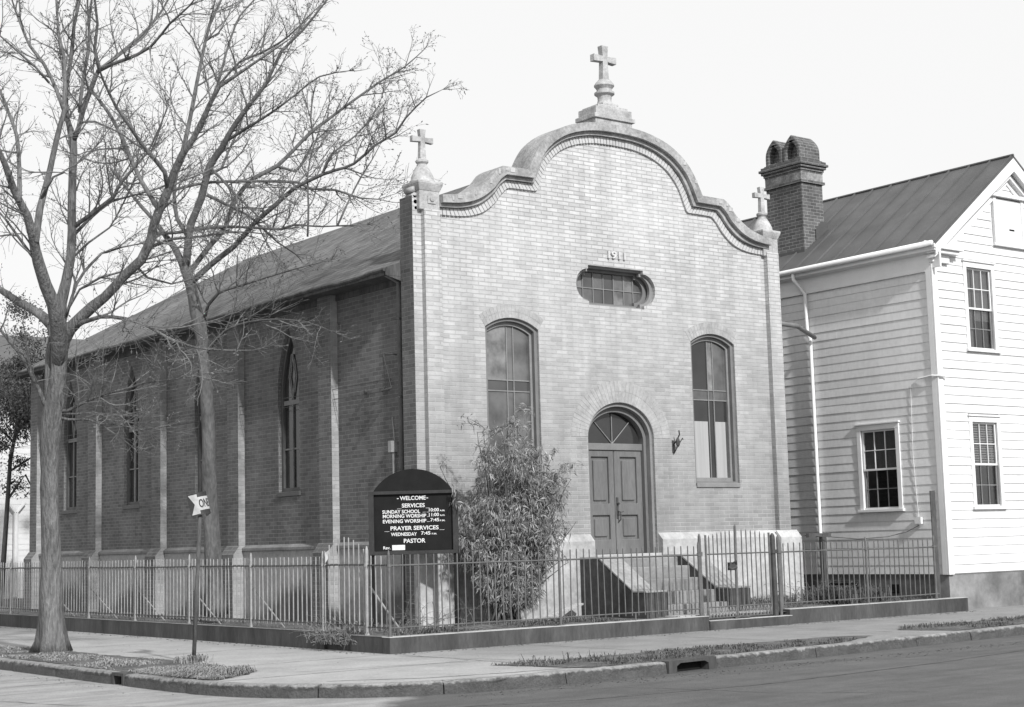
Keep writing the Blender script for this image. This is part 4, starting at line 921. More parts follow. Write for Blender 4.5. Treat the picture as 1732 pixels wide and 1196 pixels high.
# attic window: shuttered, under a pointed hood
g = MB(); g.box(29.40, 30.30, HY-.05, HY-.005, 7.86, 8.86); at_ = ob('attic_shutter', g, 'white', hs)
g = MB(); g.box(29.30, 29.40, HY-.07, HY, 7.86, 8.9); g.box(30.30, 30.40, HY-.07, HY, 7.86, 8.9); g.box(29.25, 30.45, HY-.09, HY, 7.80, 7.86); g.box(29.18, 30.52, HY-.13, HY, 8.9, 8.98)
for sgn in (1, -1):
    f = lambda x: AP+sgn*x
    g.prism([(f(.70), 8.98), (f(0), 9.44), (f(0), 9.34), (f(.52), 8.985)], HY-.14, HY-.0, XZ)
bevel(ob('pointed_hood', g, 'white_trim', at_), .006); ob('shutter_slot', MB().box(29.84, 30.02, HY-.055, HY-.051, 8.18, 8.215), 'hole', at_)
# downpipe with a swan neck
g = MB(); g.tube([(26.88, 24.62, 7.54), (26.88, 24.62, 7.40), (26.98, 24.50, 7.18), (27.02, 24.42, 7.05), (27.02, 24.40, 6.2), (27.02, 24.32, 6.0), (27.02, 24.30, .5), (27.00, 24.25, .42)], .042, 10); ob('downpipe', g, 'white_trim', hs, smooth=True)
g = MB(); g.box(HX-.10, HX-.03, 21.50, 21.66, 1.78, 1.92); ob('meter_box', g, 'white_trim', hs); g = MB(); g.tube([(HX-.05, 21.4, 4.82), (HX-.09, 21.0, 4.85), (HX-.02, HY-.1, 4.83), (HX+.2, HY-.08, 4.82)], .022, 6); ob('insulator', g, 'white_trim', hs)
g = MB(); g.tube([(HX-.03, 21.45, 4.8), (HX-.03, 21.62, 4.7), (HX-.03, 21.66, 3.2), (HX-.03, 21.6, 1.9)], .006, 5); ob('conduit', g, 'white_trim', hs)
tag(ob('loose_cable', MB().tube([(HX-.06, 21.58, 1.75), (26.9, 21.8, 1.62), (26.4, 21.9, 1.53), (25.7, 22.1, 1.50), (25.1, 22.3, 1.56), (24.6, 22.6, 1.60)], .009, 5), 'iron_dark'), 'dark cable drooping from the meter box behind the right hand iron fence', 'cable')
# chimney
c = (27.66, 28.38, 24.94, 26.06)
g = MB(); g.box(c[0], c[1], c[2], c[3], 7.6, 9.84); chm = ob('chimney', g, 'brick_chim', rf)
g = MB(); g.box(c[0]-.05, c[1]+.05, c[2]-.05, c[3]+.05, 9.84, 9.90); ob('brick_ledge', g, 'brick_chim', chm)
ob('limed_band', MB().box(c[0]-.015, c[1]+.015, c[2]-.015, c[3]+.015, 9.90, 10.14), 'limeband', chm) if 'limeband' in M else None
g = MB()
for i, e in enumerate((.04, .08, .12, .08)): g.box(c[0]-e, c[1]+e, c[2]-e, c[3]+e, 10.14+.062*i+.002, 10.14+.062*(i+1)-.004)
g.box(c[0]-.02, c[1]+.02, c[2]-.02, c[3]+.02, 10.1, 10.42); ob('corbel', g, 'brick_chim', chm)
def pointed(cy, a, z0, zs, rise, n=10): 
    p = [(cy-a, z0), (cy+a, z0), (cy+a, zs)]
    for i in range(1, n): t = i/n; p.append((cy+a*(1-t**1.7), zs+rise*(t**.8)))
    p.append((cy, zs+rise))
    for i in range(n-1, 0, -1): t = i/n; p.append((cy-a*(1-t**1.7), zs+rise*(t**.8)))
    p.append((cy-a, zs)); return p
g = MB()
for cy in (c[2]+.275, c[3]-.275):
    g.prism(pointed(cy, .275, 10.39, 10.62, .42), c[0]+.01, c[0]+.20, YZ, [pointed(cy, .165, 10.46, 10.60, .27)]); g.prism(pointed(cy, .272, 10.39, 10.62, .415), c[0]+.203, c[1]-.02, YZ)
bevel(ob('arched_cap', g, 'brick_chim', chm), .03)
g = MB(); g.box(c[0]-.02, c[1]+.02, c[2]-.02, c[3]+.02, 7.9, 8.24); ob('flashing', g, 'tin', chm)
g = MB(); g.add([(28.05, c[2]-.03, 8.42), (28.46, c[2]-.03, 8.74), (28.46, c[2]-.03, 8.95), (28.25, c[2]-.03, 8.95), (28.05, c[2]-.03, 8.75), (28.46, c[2]+.3, 8.95), (28.25, c[2]+.3, 8.95), (28.46, c[2]+.3, 8.74)], [(0, 1, 2, 3, 4), (3, 2, 5, 6), (1, 7, 5, 2)]); ob('patch_flashing', g, 'tin', chm)

# ---------------- posts and oddments between the buildings
g = MB(); g.tube([(26.52, 20.78, .2), (26.50, 20.77, 2.44)], .07, 4); bevel(g_ := ob('wooden_post', g, 'post_wood'), .005); tag(g_, 'dark square timber post leaning beside the white house at the end of the fence', 'post')
t = thing('timber_gate_frame', 'low dark timber gate frame between the church corner and the white house', 'gate frame', (25.0, 22.5, .25))
ob('upright', MB().box(25.02, 25.14, 22.45, 22.55, .2, 1.62), 'post_wood', t); ob('top_rail', MB().box(24.62, 25.3, 22.46, 22.54, 1.56, 1.64), 'post_wood', t)
g = MB(); g.add([(17.2, 21.95, .27), (17.3, 21.85, .27), (18.62, 22.5, .46), (18.52, 22.6, .46), (17.2, 21.95, .30), (17.3, 21.85, .30), (18.62, 22.5, .49), (18.52, 22.6, .49)], [(0,3,2,1),(4,5,6,7),(0,1,5,4),(1,2,6,5),(2,3,7,6),(3,0,4,7)]); tag(ob('plank', g, 'plank'), 'pale narrow plank lying on the ground against the church steps', 'plank')

# ================================================================== NOTICE BOARD
t = thing('notice_board', 'black round-topped church notice board with white service times behind the corner fence', 'notice board', (14.79, 22.25, .27), math.atan2(-.606, .795))
for x in (-.70, .70): bevel(ob('post', MB().box(x-.045, x+.045, -.02, .07, 0, 2.22), 'black', t, local=True), .006)
g = MB(); Rr = (.665**2+.37**2)/(2*.37); hd = [(-.665, 2.24), (.665, 2.24)]+[(Rr*math.sin(q), 2.24+.37-Rr+Rr*math.cos(q)) for q in [math.asin(.665/Rr)*(1-2*i/20) for i in range(1, 20)]]
bevel(ob('arched_head', g.prism(hd, -.02, .03, XZ), 'black', t, local=True), .005)
ob('board_panel', MB().box(-.67, .67, .0, .03, 1.2, 2.22), 'black', t, local=True)
g = MB(); g.prism([(-.745, 1.19), (.745, 1.19), (.745, 2.245), (-.745, 2.245)], -.05, .0, XZ, [[(-.655, 1.25), (.655, 1.25), (.655, 2.19), (-.655, 2.19)]]); fr = bevel(ob('board_frame', g, 'black_frame', t, local=True), .006)
pn = bpy.data.objects['board_panel']
L = [('WELCOME', 0, 452, 290, 46), ('SERVICES', 2, 535, 256, 46), ('SUNDAY SCHOOL', -134, 602, 422, 40), ('10:00', 232, 590, 112, 38), ('A.M.', 326, 600, 58, 18), ('MORNING WORSHIP', -98, 651, 486, 40), ('11:00', 232, 643, 112, 38), ('A.M.', 326, 653, 58, 18), ('EVENING WORSHIP', -98, 708, 486, 40), ('7:45', 240, 701, 98, 38), ('P.M.', 326, 711, 58, 18), ('PRAYER SERVICES', 12, 786, 538, 46), ('WEDNESDAY', -108, 853, 290, 38), ('7:45', 136, 846, 104, 38), ('P.M.', 232, 856, 56, 18), ('PASTOR', 10, 928, 242, 48), ('Rev.', -302, 1000, 78, 34)]
k = .1505/101; g = MB()
for s, cx, cy, wd, h in L:
    cx_ = {'WELCOME': -2, 'SERVICES': 2}.get(s, cx)
    vs, fs = text_mesh(s, wd*k, h*k, .0025); z = 2.24-(cy-375)*k*1.0
    g.add([(x+(cx_)*k, y-.006, zz+z) for x, y, zz in vs], fs)
for cx in (-170, 160): g.box((cx-10)*k, (cx+10)*k, -.008, -.003, 2.24-(460-375)*k, 2.24-(452-375)*k)
for cx0, cx1, cy in ((105, 140, 612), (150, 175, 612), (155, 185, 662), (150, 185, 718), (-180, -130, 568), (140, 185, 566), (-325, -270, 818), (290, 345, 812)): g.box(cx0*k, cx1*k, -.006, -.003, 2.24-(cy+3-375)*k, 2.24-(cy-375)*k)
ob('lettering', g, 'letter', pn, local=True)
bevel(ob('name_blank', MB().box(-243*k, -98*k, -.012, .0, 2.24-(1030-375)*k, 2.24-(972-375)*k), 'letter', pn, local=True), .004)  # pale bar standing for the blanked-out pastor's name

# ================================================================== ARROW SIGN
t = thing('one_way_sign', 'bent black and white one way arrow sign on a thin leaning pole', 'traffic sign', (10.44, 21.53, 0))
g = MB(); g.tube([(10.44, 21.53, -.02), (10.485, 21.495, 1.2), (10.53, 21.46, 2.42)], .03, 10); ob('pole', g, 'bark_dark', t, smooth=True)
U = Vector((.795, -.606, 0)); V = Vector((.606, .795, 0)); ca, sa = math.cos(R(13)), math.sin(R(13)); C0 = Vector((10.52, 21.44, 2.30))
def sg(s, z, off=0):
    r_ = .155; sr = s-.10
    a = max(0, sr)/r_; a = min(a, 1.9); ex_ = max(0, sr-1.9*r_)
    u = min(s, .10)-.17 + r_*math.sin(a) + ex_*math.cos(a); v = r_*(1-math.cos(a)) + ex_*math.sin(a)
    nu, nv = math.sin(a)*off, -math.cos(a)*off
    uu, zz = u+nu, z
    return C0 + U*(uu*ca-zz*sa) + V*(v+nv-.05) + Vector((0, 0, uu*sa+zz*ca))
def strip(mb, S, hi, lo, o0, o1):
    o = len(mb.v); n = len(S)
    for s, a, b in zip(S, hi, lo):
        for z, of in ((a, o1), (b, o1), (b, o0), (a, o0)): mb.v.append(tuple(sg(s, z, of)))
    for i in range(n-1):
        for k_ in range(4): mb.f.append((o+4*i+k_, o+4*i+(k_+1) % 4, o+4*(i+1)+(k_+1) % 4, o+4*(i+1)+k_))
    mb.f += [(o, o+1, o+2, o+3), (o+4*n-1, o+4*n-2, o+4*n-3, o+4*n-4)]
S = [i*.02 for i in range(45)]
pl = ob('sign_plate', (lambda g: (strip(g, S, [.165]*45, [-.165]*45, 0, .003), g)[1])(MB()), 'black_frame', t)
g = MB(); S1 = [.02+i*.01 for i in range(8)]
strip(g, S1, [.145]*8, [(.145-.0)*(1-(s-.02)/.07)*.98 for s in S1], .0035, .005); strip(g, S1, [-(.145)*(1-(s-.02)/.07)*.98 for s in S1], [-.145]*8, .0035, .005)
strip(g, [.09, .11, .13, .145], [.145]*4, [-.145]*4, .0035, .005); S2 = [.145+i*.02 for i in range(24)]; strip(g, S2, [.098]*24, [-.098]*24, .0035, .005)
S3 = [.605+i*.02 for i in range(12)]; strip(g, S3, [.145*(1-i/11) for i in range(12)], [-.145*(1-i/11) for i in range(12)], .0035, .005); ob('arrow', g, 'sign_white', pl)
vs, fs = text_mesh('ONE WAY', .42, .125, .001); ob('sign_text', MB().add([tuple(sg(x+.36, z, .0065)) for x, y, z in vs], fs), 'black', pl)

# ================================================================== FAR HOUSE BEHIND THE CHURCH
fh = thing('clapboard_house', 'distant pale clapboard house seen behind the church at the far left', 'house', (20, 55, 0))
FY = 51.5; fN = lambda s, d, z: (s, FY-d, z)
ops = [(20.6, 21.6, 1.9, 3.8), (20.6, 21.6, 4.9, 6.7), (16.2, 17.1, 4.9, 6.7), (15.6, 16.6, 1.9, 3.8)]
ob('front_wall', MB().prism([(14, 0), (27, 0), (27, 7.4), (14, 7.4)], FY+.0, FY+.1, XZ), 'far_white', fh) if 'far_white' in M else None
g = clap(fN, 14, 27, .5, 7.3, ops, seed=7); ob('clapboards', g, 'far_white', fh)
for o in ops:
    w_ = ob('window', ring(MB(), [(o[0], o[2]), (o[1], o[2]), (o[1], o[3]), (o[0], o[3])], ho(o, .1), FY-.05, FY, XZ), 'white_trim', fh); ob('pane', MB().box(o[0]+.1, o[1]-.1, FY-.02, FY-.01, o[2]+.1, o[3]-.1), 'glass_dark', w_)
ob('side_wall', MB().box(13.9, 14, FY, 62, 0, 7.4), 'far_white', fh)
g = MB(); g.add([(13.3, 50.9, 7.4), (27.7, 50.9, 7.4), (27.7, 62, 7.4), (13.3, 62, 7.4), (17, 56, 9.5), (24, 56, 9.5)], [(0, 1, 5, 4), (1, 2, 5), (2, 3, 4, 5), (3, 0, 4), (0, 3, 2, 1)]); ob('roof', g, 'tin', fh)
g = MB(); g.box(13.3, 27.7, 50.85, 50.93, 7.22, 7.42); ob('eave_board', g, 'iron', fh)
g = MB(); g.tube([(18.6, 51.35, .3), (18.6, 51.35, 3.0)], .085, 8); g.tube([(18.6, 51.35, 3.0), (18.3, 51.35, 3.35)], .05, 6); g.tube([(18.6, 51.35, 3.0), (18.9, 51.35, 3.35)], .05, 6); ob('forked_downpipe', g, 'far_white', fh)

# ================================================================== SHRUB BY THE FACADE
def leaf(mb, p, d, ln, wd, rnd, droop=.25):
    d = d.normalized(); s = d.cross(Vector((rnd.gauss(0, 1), rnd.gauss(0, 1), rnd.gauss(0, 1)))).normalized()*wd*.5; n = d.cross(s).normalized()
    m = p+d*ln*.5+Vector((0, 0, .02*ln)); e = p+d*ln-Vector((0, 0, droop*ln)); o = len(mb.v)
    mb.v += [tuple(p), tuple(m+s+n*wd*.15), tuple(e), tuple(m-s+n*wd*.15)]; mb.f += [(o, o+1, o+2), (o, o+2, o+3)]
t = thing('leafy_shrub', 'tall willow-leaved shrub growing in front of the left church window', 'shrub', (16.5, 22.0, .25))
rnd = random.Random(21); g = MB(); lf = MB(); lf2 = MB()
def env(p):      # outline of the bush: a narrow foot, flaring to the top right
    zs = [(.3, .35), (1.0, .55), (1.5, .80), (2.3, .95), (2.9, 1.12), (3.4, 1.2), (3.8, 1.0), (4.15, .45), (4.4, .2)]
    w_ = .2
    for (a0, b0), (a1, b1) in zip(zs, zs[1:]):
        if a0 <= p.z <= a1: w_ = b0+(b1-b0)*(p.z-a0)/(a1-a0)
    w_ += .22*noise.noise(p*1.9); dx = (p.x-16.66-.06*(p.z-2))*.8-(p.y-22.0)*.6
    return abs(dx) < w_*1.04 and (noise.noise(p*1.35+Vector((3, 1, 8))) > -.34)
for i in range(80):
    a = rnd.uniform(0, 2*math.pi); rad = rnd.uniform(.1, 1)**.6; hgt = rnd.uniform(1.7, 3.75)*(1-.22*rad*rad); hgt = hgt if rnd.random() > .2 else hgt*.55
    base = Vector((16.5+rnd.gauss(0, .10), 22.0+rnd.gauss(0, .08), .22)); tip = Vector((16.5+1.4*rad*math.cos(a)+.15, min(22.72, 22.0+.75*rad*math.sin(a)), .25+hgt))
    mid = base.lerp(tip, .5)+Vector((rnd.gauss(0, .1), rnd.gauss(0, .06), .25+rnd.gauss(0, .1))) - (tip-base)*.08*Vector((1, 1, 0)).length
    pts = []; n = 14
    for k_ in range(n+1):
        u = k_/n; p = base*(1-u)**2+mid*2*u*(1-u)+tip*u*u; p = p+Vector((rnd.gauss(0, .015), rnd.gauss(0, .015), 0)); pts.append(p)
    g.tube(pts, [.022*(1-.85*k_/n)+.002 for k_ in range(n+1)], 5)
    for k_ in range(3, n+1):
        u = k_/n
        for _ in range(3 if rnd.random() < .8 else 1):
            d = Vector((rnd.gauss(0, 1), rnd.gauss(0, .8), rnd.uniform(.1, 1.1))).normalized(); ln = rnd.uniform(.18, .5); q = [pts[k_]+d*ln*j/4-Vector((0, 0, .10*(j/4)**2)) for j in range(5)]
            if q[-1].y > 22.76 or q[-1].z < .5 or not env(q[-1]): continue
            g.tube(q, [.005, .004, .004, .003, .002], 3, False)
            dens = 17
            for _ in range(dens):
                b_ = q[rnd.randint(1, 4)] + Vector((rnd.gauss(0, .03), rnd.gauss(0, .03), rnd.gauss(0, .03)))
                dd = Vector((rnd.gauss(0, .55), rnd.gauss(0, .5), rnd.uniform(-1.7, .1) if q[-1].z < 3.3 else rnd.uniform(-.8, .9)))
                leaf(lf if rnd.random() < .6 else lf2, b_, dd, rnd.uniform(.05, .16), rnd.uniform(.010, .022), rnd)
ob('stem', g, 'bark_dark', t, smooth=True, recalc=False); ob('foliage', lf, 'leaf', t, recalc=False); ob('pale_foliage', lf2, 'leaf_pale', t, recalc=False)
# brambles over the break in the side wall, and bare canes behind the corner
def canes(name, label, c, sx, sy, n, h, m, seed, z0=.1):
    rnd = random.Random(seed); g = MB()
    for i in range(n):
        b = Vector((c[0]+rnd.gauss(0, sx), c[1]+rnd.gauss(0, sy), z0)); d = Vector((rnd.gauss(0, .35), rnd.gauss(0, .45), 1)).normalized(); p = b; q = [p]; L_ = h*rnd.uniform(.4, 1.2)
        for k_ in range(7): d = (d+Vector((rnd.gauss(0, .28), rnd.gauss(0, .28), -.16))).normalized(); p = p+d*L_/7; p.z = max(p.z, .02); q.append(p.copy())
        g.tube(q, [.006*(1-k_/9) for k_ in range(8)], 4)
        for k_ in range(2, 8):
            if rnd.random() < .5: leaf(g, q[k_], Vector((rnd.gauss(0, 1), rnd.gauss(0, 1), rnd.gauss(0, .6))), rnd.uniform(.03, .09), .02, rnd)
    return tag(ob(name, g, m, recalc=False), label, 'bramble')
canes('bramble', 'bare bramble tangle spilling through the break in the side wall', (13.14, 21.95, 0), .10, .30, 170, .62, 'twig_pale', 5)
canes('bramble', 'thin bare canes standing behind the fence below the notice board', (14.2, 21.3, 0), .45, .25, 40, .95, 'twig', 6, .22)
canes('bramble', 'scrubby bare canes at the foot of the right hand church pier', (24.35, 22.0, 0), .35, .2, 70, .85, 'twig', 8, .22)

